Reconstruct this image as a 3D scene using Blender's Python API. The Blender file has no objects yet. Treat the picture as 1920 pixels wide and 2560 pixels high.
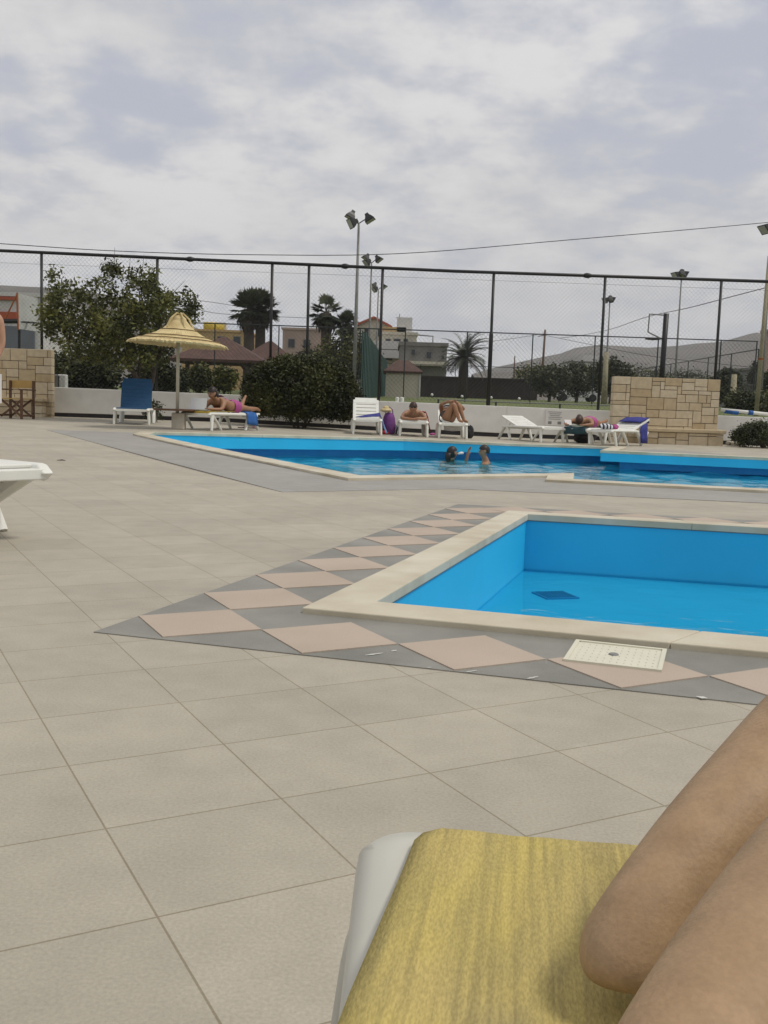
import bpy, bmesh, math, random
from mathutils import Vector, Matrix, noise
from mathutils.geometry import delaunay_2d_cdt
random.seed(7)
R = math.radians
scene = bpy.context.scene
COL = scene.collection
# ------------------------------------------------------------------ camera
F, PITCH, ROLL, YAW, H = 2472.0, .1065, -.033, -.4985, .68
cp, sp = math.cos(PITCH), math.sin(PITCH)
FWD = Vector((0, cp, -sp)); RT = Vector((1, 0, 0)); DN = Vector((0, -sp, -cp))
c_, s_ = math.cos(ROLL), math.sin(ROLL)
IR = c_*RT + s_*DN; ID = -s_*RT + c_*DN
cam = bpy.data.objects.new('camera', bpy.data.cameras.new('camera')); COL.objects.link(cam)
M = Matrix.Identity(4)
for i in range(3):
    M[i][0] = IR[i]; M[i][1] = -ID[i]; M[i][2] = -FWD[i]
M[2][3] = H
cam.matrix_world = M
cam.data.sensor_fit = 'VERTICAL'; cam.data.sensor_height = 24.0; cam.data.lens = F*24.0/2560
cam.data.clip_start = .02; cam.data.clip_end = 6000
scene.camera = cam
clamp = lambda t, a=0., b=1.: min(max(t, a), b)
def dz(x, y):                                   # gentle fall of the paved deck
    return (.15*clamp((2.5-x)/6.5))*clamp((y-8)/17)
def fz(x, y):                                   # playing field behind the wall
    return .70 + .0155*(min(y, 95)-25.4)
def ray(px, py): return (px-960)/F*IR + (py-1280)/F*ID + FWD
def at(px, py, D):
    d = ray(px, py); p = d*(D/d.y); p.z += H; return p
def G(px, py, z=None):
    d = ray(px, py); zz = z or 0
    for _ in range(30):
        p = d*((zz-H)/d.z)
        if z is None: zz = dz(p.x, p.y)
    return Vector((p.x, p.y, zz))
# ------------------------------------------------------------------ materials
def mat(name, col, rough=.6, var=.12, scale=8, bump=0., bscale=60, spec=.4, col2=None, metal=0, stretch=None, coat=0):
    m = bpy.data.materials.new(name); m.use_nodes = True; nt = m.node_tree; N = nt.nodes; L = nt.links
    b = N['Principled BSDF']; b.inputs['Roughness'].default_value = rough; b.inputs['Metallic'].default_value = metal
    b.inputs['Specular IOR Level'].default_value = spec
    tc = N.new('ShaderNodeTexCoord'); src = tc.outputs['Object']
    if stretch:
        mp = N.new('ShaderNodeMapping'); mp.inputs['Scale'].default_value = stretch; L.new(src, mp.inputs[0]); src = mp.outputs[0]
    n = N.new('ShaderNodeTexNoise'); n.inputs['Scale'].default_value = scale; n.inputs['Detail'].default_value = 6; L.new(src, n.inputs['Vector'])
    r = N.new('ShaderNodeValToRGB'); r.color_ramp.elements[0].position = .3; r.color_ramp.elements[1].position = .7
    c2 = col2 or tuple(min(1, c*(1+var)) for c in col); c1 = col if col2 else tuple(c*(1-var) for c in col)
    r.color_ramp.elements[0].color = (*c1, 1); r.color_ramp.elements[1].color = (*c2, 1)
    L.new(n.outputs['Fac'], r.inputs[0]); L.new(r.outputs[0], b.inputs['Base Color'])
    if bump:
        n2 = N.new('ShaderNodeTexNoise'); n2.inputs['Scale'].default_value = bscale; n2.inputs['Detail'].default_value = 5; L.new(src, n2.inputs['Vector'])
        bp = N.new('ShaderNodeBump'); bp.inputs['Strength'].default_value = bump; bp.inputs['Distance'].default_value = .02
        L.new(n2.outputs['Fac'], bp.inputs['Height']); L.new(bp.outputs[0], b.inputs['Normal'])
    return m
def leafmat(name, dark, light):
    m = bpy.data.materials.new(name); m.use_nodes = True; nt = m.node_tree; N = nt.nodes; L = nt.links
    b = N['Principled BSDF']; b.inputs['Roughness'].default_value = .55; b.inputs['Specular IOR Level'].default_value = .3
    a = N.new('ShaderNodeAttribute'); a.attribute_name = 'tone'
    r = N.new('ShaderNodeValToRGB'); r.color_ramp.elements[0].color = (*dark, 1); r.color_ramp.elements[1].color = (*light, 1)
    L.new(a.outputs['Fac'], r.inputs[0]); L.new(r.outputs[0], b.inputs['Base Color'])
    return m
def deckmat(name, tiles, joint, tile_=.2997, off=(.346, .025), speck=.10):
    m = bpy.data.materials.new(name); m.use_nodes = True; nt = m.node_tree; N = nt.nodes; L = nt.links
    b = N['Principled BSDF']; b.inputs['Roughness'].default_value = .62; b.inputs['Specular IOR Level'].default_value = .35
    tc = N.new('ShaderNodeTexCoord'); mp = N.new('ShaderNodeMapping'); mp.vector_type = 'POINT'
    mp.inputs['Rotation'].default_value = (0, 0, YAW); mp.inputs['Location'].default_value = (-off[0]+100*tile_, -off[1]+100*tile_, 0)
    L.new(tc.outputs['Object'], mp.inputs[0])
    br = N.new('ShaderNodeTexBrick'); br.offset = 0; br.squash = 1
    br.inputs['Scale'].default_value = 1; br.inputs['Brick Width'].default_value = tile_; br.inputs['Row Height'].default_value = tile_
    br.inputs['Mortar Size'].default_value = .0019; br.inputs['Mortar Smooth'].default_value = .3
    br.inputs['Color1'].default_value = (*tiles[0], 1); br.inputs['Color2'].default_value = (*tiles[1], 1); br.inputs['Mortar'].default_value = (*joint, 1)
    L.new(mp.outputs[0], br.inputs['Vector'])
    def ns(sc, det=4):
        n = N.new('ShaderNodeTexNoise'); n.inputs['Scale'].default_value = sc; n.inputs['Detail'].default_value = det; L.new(tc.outputs['Object'], n.inputs['Vector']); return n
    def rng(node, a, c):
        r = N.new('ShaderNodeMapRange'); r.inputs['From Min'].default_value = .3; r.inputs['From Max'].default_value = .7
        r.inputs['To Min'].default_value = a; r.inputs['To Max'].default_value = c; L.new(node.outputs['Fac'], r.inputs['Value']); return r.outputs[0]
    cur = br.outputs['Color']
    for sc, a, c in ((170, 1-speck, 1+speck), (1.3, .91, 1.07), (9, .94, 1.06)):
        mx = N.new('ShaderNodeVectorMath'); mx.operation = 'SCALE'; L.new(cur, mx.inputs[0]); L.new(rng(ns(sc), a, c), mx.inputs['Scale']); cur = mx.outputs[0]
    # pale scuffs
    w = N.new('ShaderNodeTexNoise'); w.inputs['Scale'].default_value = 5; w.inputs['Detail'].default_value = 8; w.inputs['Distortion'].default_value = 2.5
    L.new(tc.outputs['Object'], w.inputs['Vector'])
    rr = N.new('ShaderNodeMapRange'); rr.inputs['From Min'].default_value = .66; rr.inputs['From Max'].default_value = .74; rr.inputs['To Max'].default_value = .22
    L.new(w.outputs['Fac'], rr.inputs['Value'])
    mix = N.new('ShaderNodeMix'); mix.data_type = 'RGBA'; L.new(rr.outputs[0], mix.inputs['Factor']); L.new(cur, mix.inputs['A']); mix.inputs['B'].default_value = (.5, .47, .40, 1)
    L.new(mix.outputs['Result'], b.inputs['Base Color'])
    bp = N.new('ShaderNodeBump'); bp.inputs['Strength'].default_value = .25; bp.inputs['Distance'].default_value = .004
    inv = N.new('ShaderNodeMath'); inv.operation = 'SUBTRACT'; L.new(ns(220, 2).outputs['Fac'], inv.inputs[0]); L.new(br.outputs['Fac'], inv.inputs[1])
    L.new(inv.outputs[0], bp.inputs['Height']); L.new(bp.outputs[0], b.inputs['Normal'])
    return m
def watermat(name, tint, wave, sc, dist, refr=True):
    m = bpy.data.materials.new(name); m.use_nodes = True; nt = m.node_tree; N = nt.nodes; L = nt.links
    N.remove(N['Principled BSDF'])
    tr = N.new('ShaderNodeBsdfRefraction' if refr else 'ShaderNodeBsdfTransparent'); tr.inputs[0].default_value = (*tint, 1)
    if refr: tr.inputs['IOR'].default_value = 1.33; tr.inputs['Roughness'].default_value = .0
    gl = N.new('ShaderNodeBsdfGlossy'); gl.inputs['Roughness'].default_value = .03
    fr = N.new('ShaderNodeFresnel'); fr.inputs['IOR'].default_value = 1.33
    tc = N.new('ShaderNodeTexCoord'); n = N.new('ShaderNodeTexNoise'); n.inputs['Scale'].default_value = sc; n.inputs['Detail'].default_value = 2.5; n.inputs['Distortion'].default_value = .6
    mp = N.new('ShaderNodeMapping'); mp.inputs['Scale'].default_value = (1, 1.5, 1); L.new(tc.outputs['Object'], mp.inputs[0]); L.new(mp.outputs[0], n.inputs['Vector'])
    bp = N.new('ShaderNodeBump'); bp.inputs['Strength'].default_value = wave; bp.inputs['Distance'].default_value = dist
    L.new(n.outputs['Fac'], bp.inputs['Height']); L.new(bp.outputs[0], gl.inputs['Normal']); L.new(bp.outputs[0], fr.inputs['Normal']); (L.new(bp.outputs[0], tr.inputs['Normal']) if refr else None)
    tro = tr.outputs[0]
    if refr:                                    # half of the light goes straight through, so sun reaches the floor
        t2 = N.new('ShaderNodeBsdfTransparent'); t2.inputs[0].default_value = (*tint, 1); m2 = N.new('ShaderNodeMixShader'); m2.inputs[0].default_value = .7
        L.new(tr.outputs[0], m2.inputs[1]); L.new(t2.outputs[0], m2.inputs[2]); tro = m2.outputs[0]
    mx = N.new('ShaderNodeMixShader'); L.new(fr.outputs[0], mx.inputs[0]); L.new(tro, mx.inputs[1]); L.new(gl.outputs[0], mx.inputs[2])
    L.new(mx.outputs[0], N['Material Output'].inputs['Surface'])
    return m
MT = {}
MT['deck'] = deckmat('beige deck tiles', ((.350, .317, .251), (.390, .353, .281)), (.235, .20, .135))
MT['band'] = deckmat('grey band tiles', ((.285, .272, .248), (.300, .287, .262)), (.22, .21, .18))
MT['pink'] = mat('pinkish tile', (.385, .31, .24), .6, 0, 2.2, .15, 200, col2=(.45, .365, .29))
MT['slate'] = mat('grey slate tile', (.165, .162, .140), .55, .22, 3.2, .15, 200, col2=(.26, .25, .22))
MT['coping'] = mat('cream marble coping', (.43, .37, .255), .5, 0, 3.2, .08, 80, col2=(.60, .555, .44))
MT['paint'] = mat('blue pool paint', (.018, .42, .70), .5, .06, 1.6, .05, 30)
MT['darkblue_and_shade'] = mat('blue for drain and recess shade', (.008, .19, .42), .5, .1, 4)  # recess and overhang shade put into the blue; the drain is itself dark blue
MT['poolfloor'] = mat('pool paint lightened for water glow', (.12, .66, .84), .5, .06, 2)  # same blue paint, lightened to stand in for light scattered by water
MT['shadewhite'] = mat('shaded white plastic', (.50, .49, .43), .45, .06, 7)  # white plastic of the near lounger with its shade mixed into the colour
MT['grout'] = mat('joint filler', (.16, .13, .09), .8)
MT['water'] = watermat('rippled pool water', (.80, .97, .99), .5, 9, .012)
MT['water2'] = watermat('still pool water', (.86, .98, .99), .25, 3.0, .03, False)
MT['white'] = mat('white plastic', (.70, .70, .64), .4, .05, 6)
MT['wall'] = mat('white render', (.68, .665, .62), .8, .07, 3, .2, 40)
MT['plinth'] = mat('dark plinth', (.035, .033, .035), .8)
MT['steel'] = mat('dark green painted steel', (.012, .018, .018), .45, .2)
MT['steelblk'] = mat('black painted steel', (.012, .012, .012), .45, .2)
MT['galv'] = mat('galvanised steel', (.20, .20, .19), .5, .15, 4)
MT['wire'] = mat('dark wire', (.05, .055, .055), .5)
MT['straw'] = mat('straw thatch', (.47, .36, .17), .85, 0, 6, .5, 90, col2=(.66, .54, .29))
MT['strawdk'] = mat('straw binding', (.16, .105, .04), .85, .2)
MT['polewood'] = mat('pale painted pole', (.46, .42, .32), .6, .1)
MT['stone2'] = mat('pale stone', (.45, .41, .33), .8, .12, 6, .2)
MT['wood'] = mat('brown wood', (.10, .045, .02), .5, .25, 20)
MT['canvas'] = mat('beige canvas', (.42, .27, .09), .8, .1)
MT['bluefab'] = mat('blue mesh fabric', (.012, .066, .150), .7, .12, 20, .1, 200)
MT['soil'] = mat('trunk bark', (.075, .06, .045), .9, .3, 14, .4, 40)
MT['grass'] = mat('lawn', (.075, .10, .025), .9, 0, .8, .4, 30, col2=(.13, .145, .042))
MT['earth'] = mat('earth', (.16, .14, .09), .95, .25, .5)
MT['leafbush'] = leafmat('dark shrub leaves', (.013, .018, .005), (.072, .076, .018))
MT['leaftree'] = leafmat('olive green tree leaves', (.016, .021, .006), (.135, .138, .030))
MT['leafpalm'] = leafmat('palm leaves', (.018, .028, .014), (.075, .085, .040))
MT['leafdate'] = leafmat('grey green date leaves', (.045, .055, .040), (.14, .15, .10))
MT['leafmid'] = leafmat('mid green leaves', (.020, .027, .010), (.085, .095, .035))
MT['deadleaf'] = mat('dead palm leaves', (.055, .042, .03), .9, .3, 12)
MT['tan'] = mat('tanned skin', (.30, .155, .085), .5, .08, 8, .05, 60)
MT['skin'] = mat('pale skin', (.42, .235, .15), .5, .08, 8, .05, 60)
MT['skin_near'] = mat('near skin', (.315, .205, .112), .55, 0, 16, .10, 300, spec=.25, col2=(.385, .262, .155))
def skinmat():
    m = MT['skin_near']; nt = m.node_tree; N = nt.nodes; L = nt.links; b = N['Principled BSDF']; src = b.inputs['Base Color'].links[0].from_socket
    tc = N.new('ShaderNodeTexCoord'); cur = src
    for sc, lo, hi, a, c in ((330, .35, .65, .94, 1.04), (45, .35, .65, .92, 1.06)):
        n = N.new('ShaderNodeTexNoise'); n.inputs['Scale'].default_value = sc; n.inputs['Detail'].default_value = 3; L.new(tc.outputs['Object'], n.inputs['Vector'])
        r = N.new('ShaderNodeMapRange')
        for k, x in zip(('From Min', 'From Max', 'To Min', 'To Max'), (lo, hi, a, c)): r.inputs[k].default_value = x
        L.new(n.outputs['Fac'], r.inputs['Value']); v = N.new('ShaderNodeVectorMath'); v.operation = 'SCALE'; L.new(cur, v.inputs[0]); L.new(r.outputs[0], v.inputs['Scale']); cur = v.outputs[0]
    vo = N.new('ShaderNodeTexVoronoi'); vo.inputs['Scale'].default_value = 24; L.new(tc.outputs['Object'], vo.inputs['Vector'])
    r = N.new('ShaderNodeMapRange'); r.inputs['From Min'].default_value = .02; r.inputs['From Max'].default_value = .05; r.inputs['To Min'].default_value = .65; L.new(vo.outputs['Distance'], r.inputs['Value'])
    v = N.new('ShaderNodeVectorMath'); v.operation = 'SCALE'; L.new(cur, v.inputs[0]); L.new(r.outputs[0], v.inputs['Scale']); L.new(v.outputs[0], b.inputs['Base Color'])
    b.inputs['Subsurface Weight'].default_value = .12; b.inputs['Subsurface Radius'].default_value = (.006, .003, .0015); b.inputs['Subsurface Scale'].default_value = 1
skinmat()
MT['hair'] = mat('dark hair', (.018, .012, .010), .5, .3, 40)
MT['hairbr'] = mat('brown hair', (.045, .018, .010), .5, .3, 40)
MT['red'] = mat('red towel', (.45, .03, .025), .85, .12, 10)
MT['pinkfab'] = mat('pink fabric', (.36, .07, .22), .8)
MT['purple'] = mat('purple bag', (.16, .05, .20), .8, .2)
MT['navy'] = mat('navy towel', (.03, .035, .20), .85, .15)
MT['ltblue'] = mat('light blue towel', (.16, .28, .50), .85, .2, 18)
MT['black'] = mat('black cloth', (.015, .014, .015), .7)
MT['green'] = mat('dark green towel', (.02, .055, .065), .85, .15)
MT['mint'] = mat('mint towel', (.22, .33, .24), .85, .2, 14)
MT['whitefab'] = mat('white cloth', (.62, .60, .58), .85, .06)
MT['yellowtow'] = mat('yellow patterned towel', (.34, .24, .02), .85, 0, 40, .2, 200, col2=(.15, .11, .02))
MT['laptop'] = mat('white laptop', (.62, .63, .63), .3, .02)
MT['roof'] = mat('brown tiled roof', (.085, .045, .035), .8, .2, 3, .3, 20)
MT['roofred'] = mat('red roof', (.33, .09, .05), .8, .15, 3)
MT['plaster'] = mat('cream plaster', (.50, .46, .37), .85, .08, 1)
MT['plasterwh'] = mat('white plaster', (.52, .51, .49), .85, .06, 1)
MT['plasterpk'] = mat('pinkish plaster', (.36, .27, .23), .85, .1, 1)
MT['plasteroc'] = mat('ochre plaster', (.42, .29, .14), .85, .1, 1)
MT['concrete'] = mat('raw concrete', (.17, .165, .15), .9, .2, 1)
MT['terracotta'] = mat('terracotta panel', (.33, .075, .035), .8, .12, 1)
MT['greyclad'] = mat('grey cladding', (.12, .13, .15), .6, .1, 1)
MT['glass'] = mat('dark window', (.02, .024, .03), .15, .2)
MT['hedgewall'] = mat('dark brown fence boards', (.035, .026, .022), .9, .2, 2)
MT['windscreen'] = mat('green windscreen', (.018, .06, .050), .7, .25, 3, stretch=(1, 6, .2))
MT['hill'] = mat('dry scrub hillside', (.085, .078, .062), .95, 0, .02, 0, col2=(.15, .135, .115))
MT['globe'] = mat('white globe', (.72, .72, .70), .4)
MT['lens'] = mat('lamp glass', (.45, .45, .45), .2)
MT['backboard'] = mat('white backboard', (.42, .43, .40), .6, .1, 2)
MT['orange'] = mat('faded orange rim', (.3, .09, .02), .6)
MT['rope'] = mat('mustard water tank', (.45, .33, .03), .6)
MT['bluetarp'] = mat('blue tarp', (.015, .10, .32), .6, .2)
MT['concpole'] = mat('weathered concrete pole', (.30, .27, .18), .9, .2, 3, .3)
MT['lid'] = mat('ivory plastic lid', (.62, .60, .48), .5, .04)
MT['scuff'] = mat('pale paint scuff', (.5, .5, .46), .8)
MT['sole'] = mat('dark rubber', (.05, .025, .025), .7)
MT['weed'] = leafmat('green weeds', (.02, .03, .008), (.08, .09, .03))
MT['carwhite'] = mat('white car paint', (.6, .6, .6), .3)
MT['bench'] = mat('ledge stone', (.46, .37, .23), .8, .1, 6, .2)
# stone cladding (random rectangular rubble) --------------------------------
def stonemat():
    m = bpy.data.materials.new('sandstone block'); m.use_nodes = True; nt = m.node_tree; N = nt.nodes; L = nt.links
    b = N['Principled BSDF']; b.inputs['Roughness'].default_value = .85
    a = N.new('ShaderNodeAttribute'); a.attribute_name = 'tone'
    r = N.new('ShaderNodeValToRGB'); r.color_ramp.elements[0].color = (.44, .335, .195, 1); r.color_ramp.elements[1].color = (.58, .49, .345, 1)
    L.new(a.outputs['Fac'], r.inputs[0])
    tc = N.new('ShaderNodeTexCoord'); n = N.new('ShaderNodeTexNoise'); n.inputs['Scale'].default_value = 9; n.inputs['Detail'].default_value = 7; L.new(tc.outputs['Object'], n.inputs['Vector'])
    mr = N.new('ShaderNodeMapRange'); mr.inputs['To Min'].default_value = .75; mr.inputs['To Max'].default_value = 1.2; L.new(n.outputs['Fac'], mr.inputs['Value'])
    v = N.new('ShaderNodeVectorMath'); v.operation = 'SCALE'; L.new(r.outputs[0], v.inputs[0]); L.new(mr.outputs[0], v.inputs['Scale']); L.new(v.outputs[0], b.inputs['Base Color'])
    bp = N.new('ShaderNodeBump'); bp.inputs['Strength'].default_value = .5; bp.inputs['Distance'].default_value = .02; L.new(n.outputs['Fac'], bp.inputs['Height']); L.new(bp.outputs[0], b.inputs['Normal'])
    return m
MT['stone'] = stonemat()
# ------------------------------------------------------------------ mesh helper
class MB:
    def __init__(s): s.v = []; s.f = []; s.t = []; s.mi = []
    def add(s, vs, fs, tone=.5, mi=0):
        o = len(s.v); s.v += [tuple(p) for p in vs]
        for f in fs: s.f.append(tuple(i+o for i in f)); s.t.append(tone); s.mi.append(mi)
    def box(s, c, d, rz=0, tone=.5, mi=0, rx=0, ry=0):
        m = Matrix.Translation(c) @ Matrix.Rotation(rz, 4, 'Z') @ Matrix.Rotation(ry, 4, 'Y') @ Matrix.Rotation(rx, 4, 'X')
        vs = [m @ Vector((x*d[0]/2, y*d[1]/2, z*d[2]/2)) for x in (-1, 1) for y in (-1, 1) for z in (-1, 1)]
        s.add(vs, [(0, 1, 3, 2), (4, 6, 7, 5), (0, 4, 5, 1), (2, 3, 7, 6), (0, 2, 6, 4), (1, 5, 7, 3)], tone, mi)
    def tube(s, pts, rs, n=8, caps=True, tone=.5, mi=0, flat=1.0):
        pts = [Vector(p) for p in pts]
        if not hasattr(rs, '__len__'): rs = [rs]*len(pts)
        vs = []; up = None
        for i, p in enumerate(pts):
            t = (pts[min(i+1, len(pts)-1)] - pts[max(i-1, 0)]).normalized()
            if up is None:
                up = Vector((0, 0, 1)) if abs(t.z) < .9 else Vector((1, 0, 0))
            a = t.cross(up)
            if a.length < 1e-6: a = t.orthogonal()
            a.normalize(); b = a.cross(t).normalized(); up = b
            for k in range(n):
                q = 2*math.pi*k/n; vs.append(p + a*math.cos(q)*rs[i] + b*math.sin(q)*rs[i]*flat)
        fs = [(i*n+k, i*n+(k+1) % n, (i+1)*n+(k+1) % n, (i+1)*n+k) for i in range(len(pts)-1) for k in range(n)]
        if caps: fs += [tuple(range(n))[::-1], tuple(range((len(pts)-1)*n, len(pts)*n))]
        s.add(vs, fs, tone, mi)
    def lathe(s, prof, c=(0, 0, 0), n=24, m=None, tone=.5, mi=0):
        vs = []
        for r, z in prof:
            for k in range(n):
                q = 2*math.pi*k/n; p = Vector((r*math.cos(q), r*math.sin(q), z))
                if m: p = m @ p
                vs.append(p + Vector(c))
        fs = [(i*n+k, i*n+(k+1) % n, (i+1)*n+(k+1) % n, (i+1)*n+k) for i in range(len(prof)-1) for k in range(n)]
        s.add(vs, fs, tone, mi)
    def ell(s, c, r, n=14, m=14, rot=None, keep=None, tone=.5):
        vs = []; 
        for i in range(m+1):
            th = math.pi*i/m
            for k in range(n):
                q = 2*math.pi*k/n; p = Vector((math.sin(th)*math.cos(q)*r[0], math.sin(th)*math.sin(q)*r[1], math.cos(th)*r[2]))
                if rot: p = rot @ p
                vs.append(p + Vector(c))
        fs = []
        for i in range(m):
            for k in range(n):
                f = (i*n+k, (i+1)*n+k, (i+1)*n+(k+1) % n, i*n+(k+1) % n)
                if keep is None or keep(sum((vs[j] for j in f), Vector())/4): fs.append(f)
        s.add(vs, fs, tone)
    def prism(s, poly, z0, z1, tone=.5, mi=0):
        n = len(poly); g = lambda z, p: z(p[0], p[1]) if callable(z) else z
        vs = [(p[0], p[1], g(z0, p)) for p in poly] + [(p[0], p[1], g(z1, p)) for p in poly]
        s.add(vs, [tuple(range(n))[::-1], tuple(range(n, 2*n))] + [(i, (i+1) % n, n+(i+1) % n, n+i) for i in range(n)], tone, mi)
    def build(s, name, m, parent=None, smooth=False, loc=None, bevel=0):
        me = bpy.data.meshes.new(name); me.from_pydata(s.v, [], s.f); me.update()
        ms = m if isinstance(m, (list, tuple)) else [m]
        for x in ms: me.materials.append(MT[x] if isinstance(x, str) else x)
        if len(ms) > 1:
            for p, k in zip(me.polygons, s.mi): p.material_index = k
        a = me.attributes.new('tone', 'FLOAT', 'FACE'); a.data.foreach_set('value', s.t)
        if smooth: me.polygons.foreach_set('use_smooth', [True]*len(me.polygons))
        o = bpy.data.objects.new(name, me); COL.objects.link(o)
        if parent: o.parent = parent
        if loc is not None: o.location = loc
        if bevel:
            bv = o.modifiers.new('bevel', 'BEVEL'); bv.width = bevel; bv.segments = 2; bv.limit_method = 'ANGLE'
        return o
def tag(o, label, cat, group=None):
    o['label'] = label; o['category'] = cat
    if group: o['group'] = group
    return o
def struct(o): o['kind'] = 'structure'; return o
def thing(name, label, cat, loc=(0, 0, 0), rz=0, group=None):
    o = bpy.data.objects.new(name, None); COL.objects.link(o); o.location = loc; o.rotation_euler = (0, 0, rz); o.empty_display_size = .1
    return tag(o, label, cat, group)
def copy_tree(o, parent=None):
    c = o.copy(); COL.objects.link(c)
    if parent: c.parent = parent
    for ch in list(o.children): copy_tree(ch, c)
    return c
# ------------------------------------------------------------------ world, sun
w = bpy.data.worlds.new('World'); scene.world = w; w.use_nodes = True
nt = w.node_tree; N = nt.nodes; L = nt.links; bg = N['Background']; bg.inputs['Strength'].default_value = .1
SUN = Vector((.50, -.10, .86)).normalized(); el = math.asin(SUN.z); az = math.atan2(SUN.x, SUN.y)
sky = N.new('ShaderNodeTexSky'); sky.sky_type = 'NISHITA'; sky.sun_disc = False; sky.sun_elevation = el; sky.sun_rotation = az; sky.dust_density = 2
tc = N.new('ShaderNodeTexCoord'); sx = N.new('ShaderNodeSeparateXYZ'); L.new(tc.outputs['Generated'], sx.inputs[0])
def mth(op, a, b=None, c=None):
    n = N.new('ShaderNodeMath'); n.operation = op
    for i, q in enumerate((a, b, c)):
        if q is None: continue
        if isinstance(q, (int, float)): n.inputs[i].default_value = q
        else: L.new(q, n.inputs[i])
    return n.outputs[0]
zc = mth('ADD', mth('MAXIMUM', sx.outputs['Z'], 0.0), .24)
cx = N.new('ShaderNodeCombineXYZ'); L.new(mth('DIVIDE', sx.outputs['X'], zc), cx.inputs[0]); L.new(mth('DIVIDE', sx.outputs['Y'], zc), cx.inputs[1])
def cnoise(sc, det, dist, off, rough=.55):
    mp = N.new('ShaderNodeMapping'); mp.inputs['Location'].default_value = off; L.new(cx.outputs[0], mp.inputs[0])
    n = N.new('ShaderNodeTexNoise'); n.inputs['Scale'].default_value = sc; n.inputs['Detail'].default_value = det; n.inputs['Distortion'].default_value = dist; n.inputs['Roughness'].default_value = rough
    L.new(mp.outputs[0], n.inputs['Vector']); return n.outputs['Fac']
def mrange(v, a, b, c, d):
    n = N.new('ShaderNodeMapRange'); n.interpolation_type = 'SMOOTHSTEP'
    for k, x in zip(('From Min', 'From Max', 'To Min', 'To Max'), (a, b, c, d)): n.inputs[k].default_value = x
    L.new(v, n.inputs['Value']); return n.outputs[0]
def cmix(f, a, b):
    n = N.new('ShaderNodeMix'); n.data_type = 'RGBA'
    for s, q in (('Factor', f), ('A', a), ('B', b)):
        if isinstance(q, tuple): n.inputs[s].default_value = (*q, 1)
        elif isinstance(q, (int, float)): n.inputs[s].default_value = q
        else: L.new(q, n.inputs[s])
    return n.outputs['Result']
n_big = cnoise(.85, 5, .15, (4.4, 8.3, 0), .5); n_fine = cnoise(6.5, 8, .1, (1.3, 2.2, 0), .58); n_mid = cnoise(2.4, 7, .2, (6.3, 2.9, 0), .55); n_grey = cnoise(1.1, 5, .2, (9.2, 4.1, 0), .5)
mask = mrange(mth('ADD', mth('ADD', mth('MULTIPLY', n_big, .36), mth('MULTIPLY', n_mid, .34)), mth('MULTIPLY', n_fine, .30)), .395, .525, 0., 1.)
shade = mth('ADD', mth('ADD', mth('MULTIPLY', n_grey, .45), mth('MULTIPLY', n_mid, .2)), mth('MULTIPLY', n_fine, .35))
cloud = cmix(mrange(shade, .40, .60, 0., 1.), (5.8, 5.8, 5.95), (7.4, 7.3, 7.3))
blue = cmix(.9, sky.outputs[0], (5.0, 5.2, 5.95))
hz = mrange(sx.outputs['Z'], .0, .20, 1., 0.)
skyc = cmix(mask, blue, cloud)
skyc = cmix(mth('MULTIPLY', hz, .7), skyc, (6.0, 6.1, 6.35))
L.new(skyc, bg.inputs['Color'])
sl = bpy.data.lights.new('sun', 'SUN'); sl.energy = 1.9; sl.angle = R(12); sl.color = (1, .95, .87)
so = bpy.data.objects.new('sun', sl); COL.objects.link(so); so.rotation_euler = SUN.to_track_quat('Z', 'Y').to_euler()
scene.view_settings.view_transform = 'Standard'; scene.view_settings.look = 'None'; scene.view_settings.exposure = .07; scene.view_settings.gamma = 1
# ------------------------------------------------------------------ pools: plan outlines
g2 = lambda x, y: G(x, y).to_2d()
def off_line(p, q, d):                          # shift segment to its left by d
    t = (q-p).normalized(); n = Vector((-t.y, t.x)); return p+n*d, q+n*d
def isect(a, b):
    (p, q), (r, s) = a, b; d1 = q-p; d2 = s-r; k = d1.x*d2.y-d1.y*d2.x
    t = ((r.x-p.x)*d2.y-(r.y-p.y)*d2.x)/k; return p+d1*t
def offset_poly(P, d):
    n = len(P); seg = [off_line(P[i], P[(i+1) % n], d) for i in range(n)]
    return [isect(seg[i-1], seg[i]) for i in range(n)]
# small pool outer coping outline (counter-clockwise)
sN, sF = g2(755, 1535), g2(1270, 1284)
dn = (g2(1920, 1648)-sN).normalized(); df = (g2(1920, 1321)-sF).normalized()
SO = [sN, sN+dn*4.6, sF+df*4.4, sF]
SI = offset_poly(SO, .215)
eN, eR, eF, eL = off_line(SO[0], SO[1], .207), off_line(SO[1], SO[2], .2), off_line(SO[2], SO[3], .18), off_line(SO[3], SO[0], .166)
SI = [g2(940, 1519), isect(eN, eR), isect(eR, eF), g2(1320, 1293)]
# big pool outer coping outline
BO = [g2(870, 1203), g2(1369, 1195.5), g2(1363, 1206), g2(1920, 1236)+Vector((3.5, -.9)), Vector((11.5, 15.6)), g2(1541, 1130), g2(1568, 1120.5), g2(1000, 1099), g2(352, 1082.5), g2(332, 1089)]
BO[3] = BO[2] + (g2(1920, 1234)-BO[2]).normalized()*8
BO[4] = BO[5] + (g2(1920, 1147)-BO[5]).normalized()*5.5
print('BIG', [tuple(round(c, 2) for c in p) for p in BO]); print('SMALL', [tuple(round(c, 2) for c in p) for p in SO])
BI = offset_poly(BO, .26)
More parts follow.
